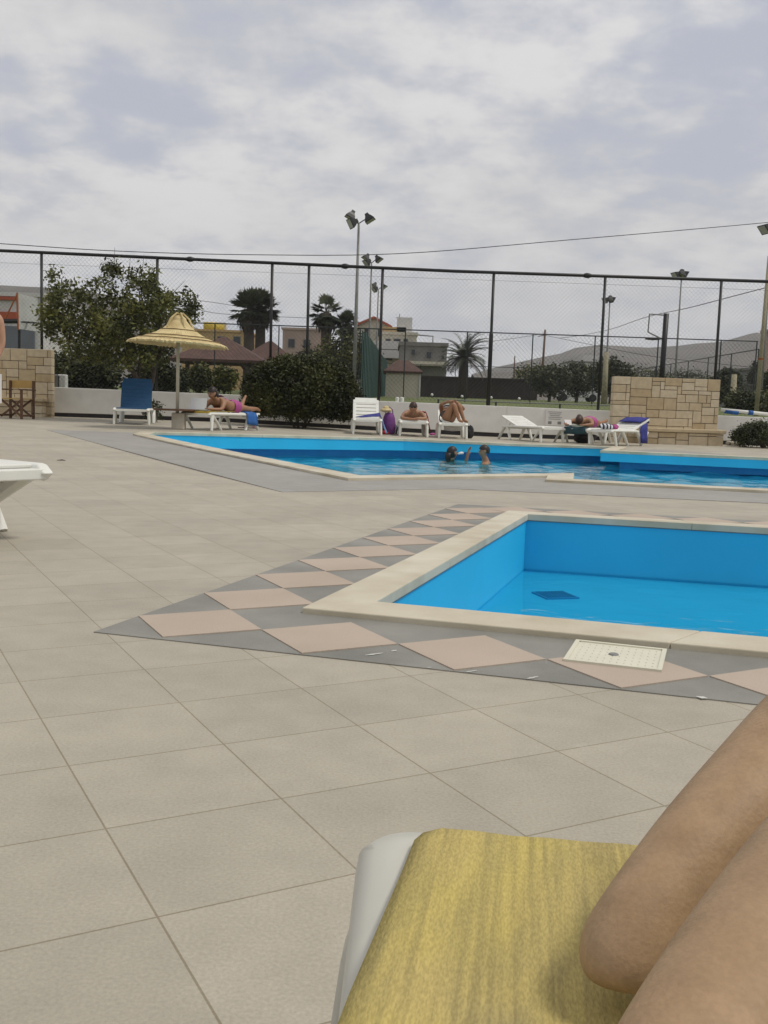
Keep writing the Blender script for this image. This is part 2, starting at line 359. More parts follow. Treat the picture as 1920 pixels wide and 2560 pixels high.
# ------------------------------------------------------------------ deck sheet with holes
def sheet(name, outer, holes, m, lift=0., step=None, zf=dz):
    vs = []; es = []
    def loop(P):
        o = len(vs)
        dense = []
        for i, p in enumerate(P):
            q = P[(i+1) % len(P)]; k = max(1, int((q-p).length/1.5)) if step else 1
            dense += [p.lerp(q, j/k) for j in range(k)]
        vs.extend(dense); n = len(dense)
        es.extend([(o+i, o+(i+1) % n) for i in range(n)])
    def inside(p, P):
        r = False; j = len(P)-1
        for i in range(len(P)):
            if (P[i].y > p.y) != (P[j].y > p.y) and p.x < (P[j].x-P[i].x)*(p.y-P[i].y)/(P[j].y-P[i].y)+P[i].x: r = not r
            j = i
        return r
    loop(outer)
    for h in holes: loop(h)
    if step:
        xs = [p.x for p in outer]; ys = [p.y for p in outer]
        x = min(xs)+step
        while x < max(xs):
            y = min(ys)+step
            while y < max(ys):
                p = Vector((x, y))
                if inside(p, outer) and not any(inside(p, h) for h in holes): vs.append(p)
                y += step
            x += step
    ov, oe, of, _, _, _ = delaunay_2d_cdt(vs, es, [], 0, 1e-5)
    mb = MB(); fs = []
    for f in of:
        c = sum((ov[i] for i in f), Vector((0, 0)))/len(f)
        if inside(c, outer) and not any(inside(c, h) for h in holes): fs.append(f)
    mb.add([(p.x, p.y, zf(p.x, p.y)+lift) for p in ov], fs)
    o = mb.build(name, m); me = o.data
    if sum(p.normal.z for p in me.polygons) < 0: me.flip_normals()
    if lift:
        sk = MB(); n = len(outer)
        sk.add([(p.x, p.y, zf(p.x, p.y)+lift) for p in outer]+[(p.x, p.y, zf(p.x, p.y)-.02) for p in outer], [(i, (i+1) % n, n+(i+1) % n, n+i) for i in range(n)])
        b = bmesh.new(); b.from_mesh(me); t = bpy.data.meshes.new('edge'); t.from_pydata(sk.v, [], sk.f); b.from_mesh(t); b.to_mesh(me); b.free()
    return o
WALLY = 25.0
OUT = [Vector((-16, -8)), Vector((20, -8)), Vector((20, WALLY+.1)), Vector((-16, WALLY+.1))]
BH = offset_poly(BO, .06); SH = offset_poly(SO, .04)
struct(sheet('pool_deck', OUT, [BH, SH], 'deck', 0, 1.7))
# grey band round the big pool (outer edge measured on the deck)
band = [g2(705, 1231), g2(1141, 1223), g2(1920, 1260), None, None, None]
bo = [g2(705, 1231), g2(1141, 1223), g2(1141, 1223)+(g2(1920, 1259)-g2(1141, 1223)).normalized()*9]
e3 = BO[3]
bandpoly = [bo[0], bo[1], bo[2], e3+Vector((0, .0)), BO[2], BO[1], BO[0], BO[9], BO[8], g2(116, 1075)]
struct(sheet('grey_paving_band', bandpoly, [], 'band', .004, 1.7))
struct(sheet('grey_paving_band', [BO[5]+Vector((.05, .0)), BO[5]+Vector((.05, .0))+(BO[4]-BO[5])*.35, BO[5]+(BO[4]-BO[5])*.35+Vector((.35, 1.3)), BO[6]+Vector((.5, -.15))], [], 'band', .004))
# coping rings
def coping(name, O, I, lift, m='coping', skip=()):
    mb = MB(); n = len(O)
    for i in range(n):
        j = (i+1) % n; p, q, r, s = O[i], O[j], I[j], I[i]
        ln = (q-p).length; k = max(1, round(ln/1.1))
        for a in range(k):
            t0, t1 = a/k + (.0012/ln if a else 0), (a+1)/k - (.0012/ln if a < k-1 else 0)
            poly = [p.lerp(q, t0), p.lerp(q, t1), s.lerp(r, t1), s.lerp(r, t0)]
            mb.prism(poly, lambda x, y: dz(x, y)-.02, lambda x, y: dz(x, y)+lift)
    o = mb.build(name, m, bevel=.004); return struct(o)
coping('pool_coping', SO, SI, .022)
coping('pool_coping', BO, BI, .03)
# small pool basin, water
def ringwall(name, P, z0, z1, m):
    mb = MB(); n = len(P)
    vs = [(p.x, p.y, z0(p.x, p.y)) for p in P] + [(p.x, p.y, z1(p.x, p.y) if callable(z1) else z1) for p in P]
    mb.add(vs, [(i, n+i, n+(i+1) % n, (i+1) % n) for i in range(n)]); return mb.build(name, m)
def basin(name, P, ztop, zbot, m):
    mb = MB(); n = len(P)
    vs = [(p.x, p.y, ztop(p.x, p.y) if callable(ztop) else ztop) for p in P] + [(p.x, p.y, zbot) for p in P]
    mb.add(vs, [(i, n+i, n+(i+1) % n, (i+1) % n) for i in range(n)] + [tuple(range(n, 2*n))])
    return mb.build(name, m)
SB = offset_poly(SI, -.012)
struct(basin('pool_basin', SB, -.016, -.352, 'paint'))
struct(ringwall('joint_strip', offset_poly(SI, -.004), lambda x, y: .004, lambda x, y: -.024, 'grout'))
mb = MB(); mb.add([(p.x, p.y, -.337) for p in offset_poly(SI, -.010)], [(0, 1, 2, 3)]); struct(mb.build('pool_water', 'water2'))
# big pool: overhanging fascia, recessed wall with its shade painted in, basin, water
BF = offset_poly(BI, -.012); BR = offset_poly(BI, -.32)
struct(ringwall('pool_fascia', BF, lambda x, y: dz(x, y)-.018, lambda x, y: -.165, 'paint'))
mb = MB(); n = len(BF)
mb.add([(p.x, p.y, -.165) for p in BF]+[(p.x, p.y, -.165) for p in BR], [(i, (i+1) % n, n+(i+1) % n, n+i) for i in range(n)]); struct(mb.build('pool_overhang', 'darkblue_and_shade'))
struct(ringwall('pool_recess', BR, lambda x, y: -.165, lambda x, y: -.345, 'darkblue_and_shade')); struct(ringwall('pool_basin', BR, lambda x, y: -.345, lambda x, y: -.85, 'poolfloor'))
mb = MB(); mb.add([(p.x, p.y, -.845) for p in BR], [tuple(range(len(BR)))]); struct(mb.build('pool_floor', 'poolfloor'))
def wave(x, y):
    e = noise.noise(Vector((x*1.5, y*1.8, 0)))*.036+noise.noise(Vector((x*3.6+5, y*4.2, 2)))*.024+noise.noise(Vector((x*8+5, y*9.5, 7)))*.006
    return -.31+e
BW = [p.copy() for p in BR]
wtr = sheet('pool_water', BW, [], 'water', 0, .105, wave); wtr.data.polygons.foreach_set('use_smooth', [True]*len(wtr.data.polygons)); struct(wtr)
# ------------------------------------------------------------------ diamond border round the small pool
T = .2997; dg = T*math.sqrt(2)
def strip(mb, P0, t, n, cnt, s0, out=0.):
    """row of pink squares on their corners along t, n pointing away from the pool, slate triangles between"""
    for i in range(cnt):
        c = P0+t*(s0+i*dg+dg/2)+n*(dg/2+out)
        D = [c-t*dg/2, c-n*dg/2, c+t*dg/2, c+n*dg/2]
        mb.prism([c+(p-c)*.99 for p in D], lambda x, y: dz(x, y)-.002, lambda x, y: dz(x, y)+.006)
mb = MB()
tn = (SO[1]-SO[0]).normalized(); nn = Vector((tn.y, -tn.x))
tl = (SO[3]-SO[0]).normalized(); nl = Vector((-tl.y, tl.x))
tf = (SO[2]-SO[3]).normalized(); nf = Vector((-tf.y, tf.x))
strip(mb, SO[0], tl, nl, 10, -.488, .014)
strip(mb, SO[0], tn, nn, 10, -.02, .070)
strip(mb, SO[3], tf, nf, 10, -.20, .012)
ww = (.44, .498, .44)
o_n = off_line(SO[0], SO[1], -ww[1]); o_l = off_line(SO[3], SO[0], -ww[0]); o_r = off_line(SO[1], SO[2], -.44); o_f = off_line(SO[2], SO[3], -ww[2])
outer = [isect(o_n, o_l), isect(o_n, o_r), isect(o_r, o_f), isect(o_f, o_l)]
struct(sheet('tile_border', outer, [SH], 'slate', .003))
struct(mb.build('tile_border_pattern', 'pink'))
# paint scuffs on the slate triangles
sc = MB()
for (x0, y0, x1, y1, w_) in ((912, 1642, 958, 1636, .012), (978, 1632, 992, 1629, .012), (1165, 1684, 1192, 1680, .01), (1318, 1701, 1345, 1695, .012), (1740, 1745, 1768, 1750, .02), (1068, 1673, 1080, 1672, .008)):
    p, q = g2(x0, y0), g2(x1, y1); t = (q-p).normalized(); n = Vector((-t.y, t.x))
    pts = []
    for i in range(6):
        f = i/5; h = w_*.5*math.sin(math.pi*(.1+.8*f))*(.6+.6*random.random()); pts.append((p.lerp(q, f), h, n))
    poly = [a+n*h for a, h, n in pts]+[a-n*h for a, h, n in pts[::-1]]
    sc.add([(a.x, a.y, .0045) for a in poly], [tuple(range(len(poly)))])
struct(sc.build('paint_scuffs', 'scuff'))
# skimmer lid
def quad_frame(px): return [g2(*p) for p in px]
q = quad_frame([(1407, 1658), (1654, 1686), (1664, 1634), (1436, 1608)])
t_ = (q[1]-q[0]); t_u = t_.normalized(); n_u = Vector((-t_u.y, t_u.x)); W_ = t_.length; W2 = W_*.98
base = q[0]; root = thing('skimmer_lid', 'square ivory slotted pool skimmer lid set in tiles by the small pool', 'lid', (base.x, base.y, .004))
def loc(a, b): p = t_u*a+n_u*b; return p
fr = MB()
for a, b, c, d in ((0, 0, W_, .012), (0, W2-.012, W_, W2), (0, .012, .012, W2-.012), (W_-.012, .012, W_, W2-.012)):
    fr.prism([loc(a, b), loc(c, b), loc(c, d), loc(a, d)], 0, .008)
fr.build('frame', 'lid', root)
cv = MB(); cv.prism([loc(.015, .015), loc(W_-.015, .015), loc(W_-.015, W2-.015), loc(.015, W2-.015)], 0, .003)
nb = 13
for i in range(nb):
    a = .018+(W_-.036)*i/(nb-1)
    cv.prism([loc(a-.0075, .016), loc(a+.0075, .016), loc(a+.0075, W2-.016), loc(a-.0075, W2-.016)], .003, .0042)
for i in range(7):
    b = .02+(W2-.04)*i/6
    cv.prism([loc(.016, b-.012), loc(W_-.016, b-.012), loc(W_-.016, b+.012), loc(.016, b+.012)], .003, .0040)
cv.build('cover', 'lid', root)
hd = MB(); hp = loc(W_*.47, W2*.5); hd.lathe([(.0, .008), (.012, .008), (.015, .0045)], (hp.x, hp.y, 0), 14); hd.build('finger_pull', 'galv', root)
# floor drain of small pool
dc = G(1388, 1488, -.348); dr = thing('drain_grate', 'square dark blue drain grate on the small pool floor', 'drain', dc)
m1 = MB(); m1.box((0, 0, 0), (.20, .20, .008), .29); m1.build('frame', 'darkblue_and_shade', dr)
m1 = MB()
for i in range(9): m1.box((math.cos(.29)*(-.08+i*.02), math.sin(.29)*(-.08+i*.02), .006), (.008, .17, .005), .29)
m1.build('grate', 'darkblue_and_shade', dr)
# ------------------------------------------------------------------ foreground lounger with yellow cover
ZS = .32
fA = G(1029, 2137, ZS); fB = G(846, 2560, ZS); fC = G(1576, 2114, ZS)
ly = (fA-fB); lyaw = math.atan2(-ly.x, ly.y)
fe = (G(1576, 2114, ZS)-G(1105, 2069, ZS)).normalized()
# ------------------------------------------------------------------ sun loungers
def plank_set(mb, y0, y1, n, hw, z, th=.022, gap=.012, fz_=None):
    st = (y1-y0)/n
    for i in range(n): mb.box((0, y0+st*(i+.5), z), (hw*2, st-gap, th))
def lounger(label, pos, rz, back=0., hw=.31, group='sun loungers set out on the pool deck', frame='white', sling=None, seat_z=.33, back_len=.72, length=1.86, legs=((.10, -.04, .05), (.10, .30, .04), (1.44, -.16, .05), (1.56, .22, .05))):
    root = thing('sun_lounger', label, 'sun lounger', pos, rz, group)
    hinge = length-back_len; z = seat_z
    fr = MB()
    for s in (-1, 1):
        x = s*(hw-.025)
        fr.tube([(x, .03, z-.035), (x, .0, z-.02), (x, .03, z-.005), (x, hinge, z-.012), (x, length-.12, z-.03), (x, length-.1, z-.05)], [.034, .036, .037, .036, .033, .024], 8, flat=.85)
    fr.box((0, .03, z-.025), (hw*2-.05, .07, .05)); fr.box((0, hinge, z-.04), (hw*2-.06, .05, .04)); fr.box((0, length-.14, z-.05), (hw*2-.06, .04, .04))
    fr.build('frame', frame, root, bevel=.008)
    for y, ya, ww in legs:
        for s in (-1, 1):
            lg = MB(); x = s*(hw-.03)
            zb = -z_off(root, pos, rz, x, y+ya)
            lg.tube([(x, y, z-.03), (x+s*.012, y+ya*.5, z*.5), (x+s*.022, y+ya, zb+.001)], [ww*.95, ww*.8, ww*.66], 8, flat=.75)
            lg.build('leg', frame, root)
    st = MB()
    if sling: st.box((0, hinge*.5+.01, z+.012), (hw*2-.07, hinge-.04, .022))
    else: plank_set(st, .07, hinge-.01, 9, hw-.045, z+.008)
    st.build('seat', sling or frame, root, bevel=.006)
    bk = MB(); c, s_ = math.cos(back), math.sin(back)
    P = lambda y, zz: (y*c-zz*s_, y*s_+zz*c)
    if sling:
        for k in range(8):
            y0 = back_len*k/8; y, zz = P(y0+back_len/16, .012); wd = hw*2-.07-(0 if k < 7 else .05)
            bk.box((0, hinge+y, z+zz), (wd, back_len/8+.002, .024), rx=back)
    else:
        for sx_ in (-1, 1):
            y, zz = P(back_len/2, .0); bk.box((sx_*(hw-.05), hinge+y, z+zz), (.07, back_len, .035), rx=back)
        for k in range(6):
            y, zz = P(.06+.105*k, .004); bk.box((0, hinge+y, z+zz), (hw*2-.12, .088, .022), rx=back)
        y, zz = P(back_len-.045, .004); bk.box((0, hinge+y, z+zz), (hw*2-.04, .10, .036), rx=back)
    bk.build('backrest', sling or frame, root, bevel=.006)
    if back > .15:
        pr = MB(); y, zz = P(back_len*.55, -.02)
        yy = min(length-.2, hinge+y+.12); pr.tube([(-.2, yy, z-.04), (-.2, hinge+y, z+zz), (.2, hinge+y, z+zz), (.2, yy, z-.04)], .014, 6)
        pr.build('back_prop', frame, root)
    return root
def z_off(root, pos, rz, x, y):
    c, s = math.cos(rz), math.sin(rz); wx, wy = pos[0]+x*c-y*s, pos[1]+x*s+y*c
    return pos[2]-dz(wx, wy)
def foot(px, py, dy=0):
    p = G(px, py); return Vector((p.x, p.y+dy, dz(p.x, p.y+dy)))
def lframe(o): return Matrix.Translation(o.location) @ Matrix.Rotation(o.rotation_euler.z, 4, 'Z')
# ------------------------------------------------------------------ people
def skin_mesh(nodes, edges, name, m, parent=None, sub=2, root='pelvis'):
    names = list(nodes); idx = {k: i for i, k in enumerate(names)}
    me = bpy.data.meshes.new(name); me.from_pydata([tuple(nodes[k][0]) for k in names], [(idx[a], idx[b]) for a, b in edges], []); me.update()
    o = bpy.data.objects.new(name, me); COL.objects.link(o)
    md = o.modifiers.new('skin', 'SKIN'); md.use_smooth_shade = True
    for i, k in enumerate(names):
        r = nodes[k][1]; sv = me.skin_vertices[0].data[i]; sv.radius = r if hasattr(r, '__len__') else (r, r); sv.use_root = (k == root)
    sd = o.modifiers.new('sub', 'SUBSURF'); sd.levels = sub; sd.render_levels = sub
    dg_ = bpy.context.evaluated_depsgraph_get(); dg_.update()
    m2 = bpy.data.meshes.new_from_object(o.evaluated_get(dg_)); o.modifiers.clear(); o.data = m2; bpy.data.meshes.remove(me)
    m2.name = name; m2.materials.clear(); m2.materials.append(MT[m] if isinstance(m, str) else m)
    m2.polygons.foreach_set('use_smooth', [True]*len(m2.polygons))
    if parent: o.parent = parent
    return o
def hand(N, E, key, wrist, d, across, up, s=1.0, curl=.25):
    """palm, four fingers of unequal length and a side thumb"""
    d = d.normalized(); across = (across - d*across.dot(d)).normalized(); up = d.cross(across)
    N[key+'palm'] = (wrist+d*.05*s, (.030*s, .016*s)); E.append((key, key+'palm'))
    for i, (o, l) in enumerate(((-.028, .066), (-.009, .076), (.010, .072), (.028, .056))):
        b = wrist+d*.088*s+across*o*s; k = f'{key}f{i}'
        N[k+'a'] = (b, .010*s); N[k+'b'] = (b+d*l*.5*s+up*curl*.02*s, .0088*s); N[k+'c'] = (b+d*l*(1-.25*curl)*s+up*curl*.06*s, .0075*s)
        E += [(key+'palm', k+'a'), (k+'a', k+'b'), (k+'b', k+'c')]
    b = wrist+d*.03*s-across*.036*s
    N[key+'ta'] = (b, .012*s); N[key+'tb'] = (b+(d*.6-across*.7)*.04*s+up*.012*s, .010*s); E += [(key+'palm', key+'ta'), (key+'ta', key+'tb')]
def headparts(o, c, f, up, r, hair, long=0., eyes=True, mouth=True):
    f = f.normalized(); side = up.cross(f).normalized(); up = f.cross(side).normalized()
    hb = MB(); rot = Matrix((side, f, up)).transposed()
    hb.ell(c-f*.012+up*.012, (r*.92, r*1.12, r*1.2), 16, 14, rot, keep=lambda p: ((p-c).dot(up) > r*.42 or (p-c).dot(f) < -r*.05-.25*(p-c).dot(up)) and (p-c).dot(up) > -r*(.5+long))
    if long: hb.tube([c-f*r*.9, c-f*r*1.1-up*r*1.0, c-f*r*.9-up*r*(1.4+long)], [r*.7, r*.6, r*.3], 10)
    hb.build('hair', hair, o, smooth=True)
    if eyes:
        for s in (-1, 1):
            e = MB(); e.ell(c+f*r*.93+side*s*r*.36+up*r*.05, (.010, .008, .006), 8, 6, rot); e.build('eye', 'black', o, smooth=True)
        mo = MB(); mo.ell(c+f*r*.90-up*r*.55, (.022, .006, .005), 8, 6, rot); mo.build('mouth', 'terracotta', o, smooth=True)
def addhead(N, E, c, f, up, r=.098):
    f = f.normalized(); side = up.cross(f).normalized()
    N['jaw'] = (c-up*r*.62+f*r*.18, r*.60); N['head'] = (c, r*.92); N['crown'] = (c+up*r*.55-f*r*.12, r*.66)
    N['nose'] = (c+f*r*1.02-up*r*.18, r*.14); N['earl'] = (c+side*r*.93-up*r*.05, r*.17); N['earr'] = (c-side*r*.93-up*r*.05, r*.17)
    E += [('neck', 'jaw'), ('jaw', 'head'), ('head', 'crown'), ('head', 'nose'), ('head', 'earl'), ('head', 'earr')]
def person(label, J, skin, group=None, headf=None, headup=None, hair='hair', long=0., scale=1., eyes=True, hands=(), fat=1.0):
    """J: joint positions; missing joints are left out"""
    rad = dict(pelvis=.135*fat, waist=.115*fat, chest=.14*fat, neck=.055, shl=.062, shr=.062, ell=.042, elr=.042, wrl=.028, wrr=.028, hipl=.095*fat, hipr=.095*fat, knl=.058, knr=.058, cal=.055, car=.055, anl=.037, anr=.037, hel=.034, her=.034, tol=.024, tor=.024)
    N = {k: (Vector(v), rad[k]) for k, v in J.items() if k in rad}; E = []
    for a, b in (('pelvis', 'waist'), ('waist', 'chest'), ('chest', 'neck'), ('chest', 'shl'), ('chest', 'shr'), ('shl', 'ell'), ('ell', 'wrl'), ('shr', 'elr'), ('elr', 'wrr'), ('pelvis', 'hipl'), ('pelvis', 'hipr'), ('hipl', 'knl'), ('hipr', 'knr')):
        if a in N and b in N: E.append((a, b))
    for s in 'lr':
        if 'kn'+s in N and 'an'+s in N:
            k, a = N['kn'+s][0], N['an'+s][0]; N['ca'+s] = (k.lerp(a, .32), .056); E += [('kn'+s, 'ca'+s), ('ca'+s, 'an'+s)]
            if 'to'+s in N: E.append(('an'+s, 'to'+s))
    f = Vector(headf); u = Vector(headup); addhead(N, E, Vector(J['head']), f, u)
    for key, d, ac in hands: hand(N, E, key, N[key][0], Vector(d), Vector(ac), None)
    o = skin_mesh(N, E, 'person', skin)
    tag(o, label, 'person', group)
    headparts(o, Vector(J['head']), f, u, .098, hair, long, eyes)
    return o
def garment(o, pts, rs, m, name, flat=1.):
    g = MB(); g.tube(pts, rs, 14, caps=False, flat=flat); g.build(name, m, o, smooth=True)
def cloth(name, label, cat, top, m, seed=1, thick=.012, amp=.015):
    """draped sheet: top is a grid (rows of points)"""
    rnd = random.Random(seed); mb = MB(); r_, c_n = len(top), len(top[0]); vs = []
    K = 3
    rows = (r_-1)*K+1; cols = (c_n-1)*K+1
    for i in range(rows):
        a, fa = divmod(i, K); a2 = min(a+1, r_-1); fa /= K
        for j in range(cols):
            b, fb = divmod(j, K); b2 = min(b+1, c_n-1); fb /= K
            p = (Vector(top[a][b])*(1-fa)+Vector(top[a2][b])*fa)*(1-fb)+(Vector(top[a][b2])*(1-fa)+Vector(top[a2][b2])*fa)*fb
            q = noise.noise_vector(p*9+Vector((seed, 0, 0)))*amp
            vs.append(p+Vector((q.x, q.y, abs(q.z))))
    fs = [(i*cols+j, i*cols+j+1, (i+1)*cols+j+1, (i+1)*cols+j) for i in range(rows-1) for j in range(cols-1)]
    mb.add(vs, fs); o = mb.build(name, m, smooth=True)
    sm = o.modifiers.new('thickness', 'SOLIDIFY'); sm.thickness = thick; sm.offset = 0
    return tag(o, label, cat)
# ---- loungers by the back wall
L1 = lounger('empty white plastic lounger with raised backrest and blue towel, beside the big round shrub', foot(918, 1087.5), R(3), back=R(48), back_len=.56)
L2 = lounger('white lounger carrying the face-down man in sunglasses, red towel at its back', foot(1034, 1092.5), R(1), back=0, length=1.74)
L3 = lounger('white lounger under the woman with raised knees, third along from the shrub', foot(1132, 1097.5), R(-1), back=R(22), length=1.74)
def pxd(px, D): x = at(px, 1100, D).x; return Vector((x, D, dz(x, D)))
p4 = pxd(1384, 21.9)
L4 = lounger('empty white lounger seen side on, low head end towards the shrub', p4, R(26), back=R(18), back_len=.68, length=1.75)
sg = thing('rules_sign', 'faint pale rules sign with rows of grey lines on the white wall', 'sign', at(1387, 1043, WALLY-.012))
q = MB(); q.box((0, 0, 0), (.46, .014, .42)); q.build('panel', 'wall', sg)
q = MB()
for i in range(5): q.box((.01*(i % 2), -.009, .13-.045*i), (.34-.05*(i % 3), .004, .012))
for x_ in (-.12, .12): q.box((x_, -.009, -.14), (.09, .004, .07))
q.build('faded_lettering', 'galv', sg)
p5 = pxd(1438, 21.9)
L5 = lounger('white lounger draped in dark green, under the face-down brown-haired sunbather', p5, R(-28), back=0)
p6 = pxd(1498, 20.95)
L6 = lounger('white lounger with raised head end under a navy towel, nearest the right stone wall', p6, R(-42), back=R(20), length=1.66, legs=((.10, .10, .05), (.45, .25, .045), (1.1, .22, .055), (1.54, -.26, .06)), back_len=.72)
LB = lounger('white framed lounger with tall raised blue mesh back, in front of the small tree', foot(328, 1062), R(9), back=R(63), hw=.37, sling='bluefab', back_len=.74, length=1.8)
LT = lounger('white lounger under the straw parasol with the woman using a laptop', foot(488, 1075), R(-24), back=0, hw=.35)
# ---- towels and things on them
def on(o, x, y, z=.36): return lframe(o) @ Vector((x, y, z))
cloth('towel', 'navy and pale blue towel hanging over the seat edge of the empty raised-back lounger', 'towel',
      [[on(L1, -.20, .75, .365), on(L1, .05, .72, .375), on(L1, .30, .70, .40), on(L1, .34, .70, .30), on(L1, .36, .66, .15)],
       [on(L1, -.24, .90, .365), on(L1, .05, .88, .39), on(L1, .30, .86, .43), on(L1, .35, .88, .32), on(L1, .38, .84, .12)],
       [on(L1, -.20, 1.05, .37), on(L1, .05, 1.06, .43), on(L1, .30, 1.02, .47), on(L1, .36, 1.02, .34), on(L1, .42, 1.02, .16)]], 'navy', 3)
cloth('towel', 'light blue towel trailing from the raised-back lounger down to the deck', 'towel',
      [[on(L1, .325, .45, .36), on(L1, .345, .45, .30), on(L1, .38, .42, .16), on(L1, .42, .40, .03)],
       [on(L1, .325, .60, .36), on(L1, .36, .60, .30), on(L1, .40, .58, .16), on(L1, .46, .57, .03)]], 'ltblue', 5)
b = MB(); c = on(L1, .52, 1.10, 0)
b.lathe([(.10, .01), (.15, .05), (.16, .2), (.13, .38), (.10, .46), (.03, .50)], (0, 0, 0), 14); bag = b.build('beach_bag', 'purple', smooth=True, loc=(c.x, c.y, dz(c.x, c.y))); tag(bag, 'tall purple cloth beach bag leaning beside the raised-back lounger', 'bag')
h = MB(); h.tube([(-.09, 0, .42), (-.07, 0, .56), (.0, 0, .62), (.07, 0, .56), (.09, 0, .42)], .012, 6); h.build('handle', 'purple', bag)
c = on(L1, .44, 1.02, 0); s_ = MB(); s_.ell((0, 0, 0), (.13, .10, .05), 14, 8); hat = s_.build('sun_hat', 'straw', smooth=True, loc=(c.x, c.y, dz(c.x, c.y)+.545)); tag(hat, 'straw coloured hat lying on the purple beach bag', 'hat')
h = MB(); h.ell((0, 0, .045), (.07, .07, .055), 12, 8); h.build('hat_crown', 'straw', hat, smooth=True)
def lump(name, label, cat, pos, r, m, seed, group=None):
    mb = MB(); mb.ell((0, 0, r[2]*.8), r, 16, 12); k = []
    for p in mb.v:
        v = Vector(p); q = noise.noise(v*11+Vector((seed, 3, 1)))*.35+noise.noise(v*28+Vector((seed, 1, 7)))*.2
        v = Vector((v.x*(1+q), v.y*(1+q), max(.002, v.z*(1+q)))); k.append(tuple(v))
    mb.v = k; o = mb.build(name, m, smooth=True, loc=pos); return tag(o, label, cat, group)
def stripemat():
    m = mat('black and white striped cloth', (.6, .6, .62), .85, .03); nt = m.node_tree; N = nt.nodes; b = N['Principled BSDF']
    w_ = N.new('ShaderNodeTexWave'); w_.inputs['Scale'].default_value = 4.2; w_.inputs['Distortion'].default_value = 1.5; tc = N.new('ShaderNodeTexCoord'); nt.links.new(tc.outputs['Object'], w_.inputs['Vector'])
    r = N.new('ShaderNodeValToRGB'); r.color_ramp.interpolation = 'CONSTANT'; r.color_ramp.elements[0].color = (.02, .02, .04, 1); r.color_ramp.elements[1].position = .45; r.color_ramp.elements[1].color = (.6, .6, .62, 1)
    nt.links.new(w_.outputs['Fac'], r.inputs[0]); nt.links.new(r.outputs[0], b.inputs['Base Color']); return m
MT['stripe'] = stripemat()
lump('striped_towel', 'crumpled black and white striped towel on the deck between two loungers', 'towel', foot(984, 1085), (.17, .14, .11), 'stripe', 4)
lump('red_cloth', 'small crumpled red cloth on the deck beside the blue towel', 'cloth', foot(962, 1086), (.10, .08, .045), 'red', 8)
c = on(L2, .36, 1.05, 0)
cloth('towel', 'bright red towel hanging over the rail behind the man in sunglasses', 'towel',
      [[on(L2, .10, 1.15, .56), on(L2, .30, 1.05, .55), on(L2, .36, 1.0, .40), on(L2, .42, .95, .12)],
       [on(L2, .10, 1.4, .54), on(L2, .33, 1.4, .52), on(L2, .38, 1.4, .38), on(L2, .42, 1.35, .12)]], 'red', 9)
lump('sandal_pile', 'pair of pink and white sandals on the deck between the sunbathers', 'sandals', foot(1082, 1088), (.09, .06, .03), 'pinkfab', 2)
lump('folded_bag', 'dark green bag on the deck behind the sandals', 'bag', foot(1084, 1083), (.17, .12, .14), 'weed', 6)
cloth('towel', 'white towel hanging under the seat of the lounger with the woman', 'towel',
      [[on(L3, -.20, .38, .32), on(L3, 0, .38, .32), on(L3, .20, .38, .32)], [on(L3, -.19, .40, .17), on(L3, 0, .40, .16), on(L3, .18, .40, .17)]], 'whitefab', 12)
lump('shoulder_bag', 'black bag on the deck right of the woman with raised knees', 'bag', on(L3, .42, 1.0, 0), (.10, .14, .16), 'black', 3)
cloth('towel', 'dark green towel hanging over the near end of the face-down sunbather\'s lounger', 'towel',
      [[on(L5, -.27, .0, .20), on(L5, 0, -.02, .20), on(L5, .22, .0, .21)], [on(L5, -.27, .0, .355), on(L5, 0, 0, .358), on(L5, .22, .0, .355)], [on(L5, -.27, .5, .36), on(L5, 0, .5, .362), on(L5, .22, .5, .36)]], 'green', 14)
cloth('towel', 'mint green towel under the head of the face-down sunbather', 'towel', [[on(L5, -.1, .05, .385), on(L5, .15, .06, .385)], [on(L5, -.1, .3, .39), on(L5, .2, .3, .39)]], 'mint', 15, amp=.02)
cloth('towel', 'dark teal towel under the feet of the face-down sunbather', 'towel', [[on(L5, -.27, 1.4, .37), on(L5, .27, 1.4, .37)], [on(L5, -.27, 1.95, .40), on(L5, .28, 1.95, .40)]], 'green', 16)
bk = MB(); bk.box((0, 0, 0), (.15, .2, .02), rx=R(35)); o = bk.build('open_book', 'whitefab', loc=on(L5, -.22, .12, .45)); tag(o, 'white paperback propped at the head of the face-down sunbather', 'book')
bk = MB(); bk.box((0, .0, -.013), (.155, .205, .005), rx=R(35)); bk.build('cover', 'black', o)
cloth('towel', 'navy blue towel folded over the raised head of the right lounger', 'towel',
      [[on(L6, -.27, 1.26, .51), on(L6, .0, 1.26, .52), on(L6, .27, 1.26, .51)], [on(L6, -.27, 1.60, .61), on(L6, 0, 1.60, .62), on(L6, .27, 1.60, .61)], [on(L6, -.27, 1.66, .5), on(L6, 0, 1.66, .5), on(L6, .27, 1.66, .5)]], 'navy', 17)
cloth('towel', 'long navy towel hanging to the deck behind the right lounger', 'towel',
      [[on(L6, .33, 1.15, .42), on(L6, .33, 1.45, .50)], [on(L6, .36, 1.15, .06), on(L6, .36, 1.45, .06)]], 'navy', 18)
lump('rolled_towel', 'rolled pink and white towel on the seat of the right lounger', 'towel', on(L6, .1, .42, .35), (.10, .07, .06), 'pinkfab', 21)
lump('clothes_pile', 'small pile of striped and yellow clothes on the foot of the right lounger', 'clothes', on(L6, .05, .18, .35), (.16, .12, .06), 'stripe', 23)
lump('dark_bag', 'black bag on the deck beneath the face-down sunbather\'s lounger', 'bag', on(L5, .0, .7, 0), (.24, .2, .13), 'black', 25)
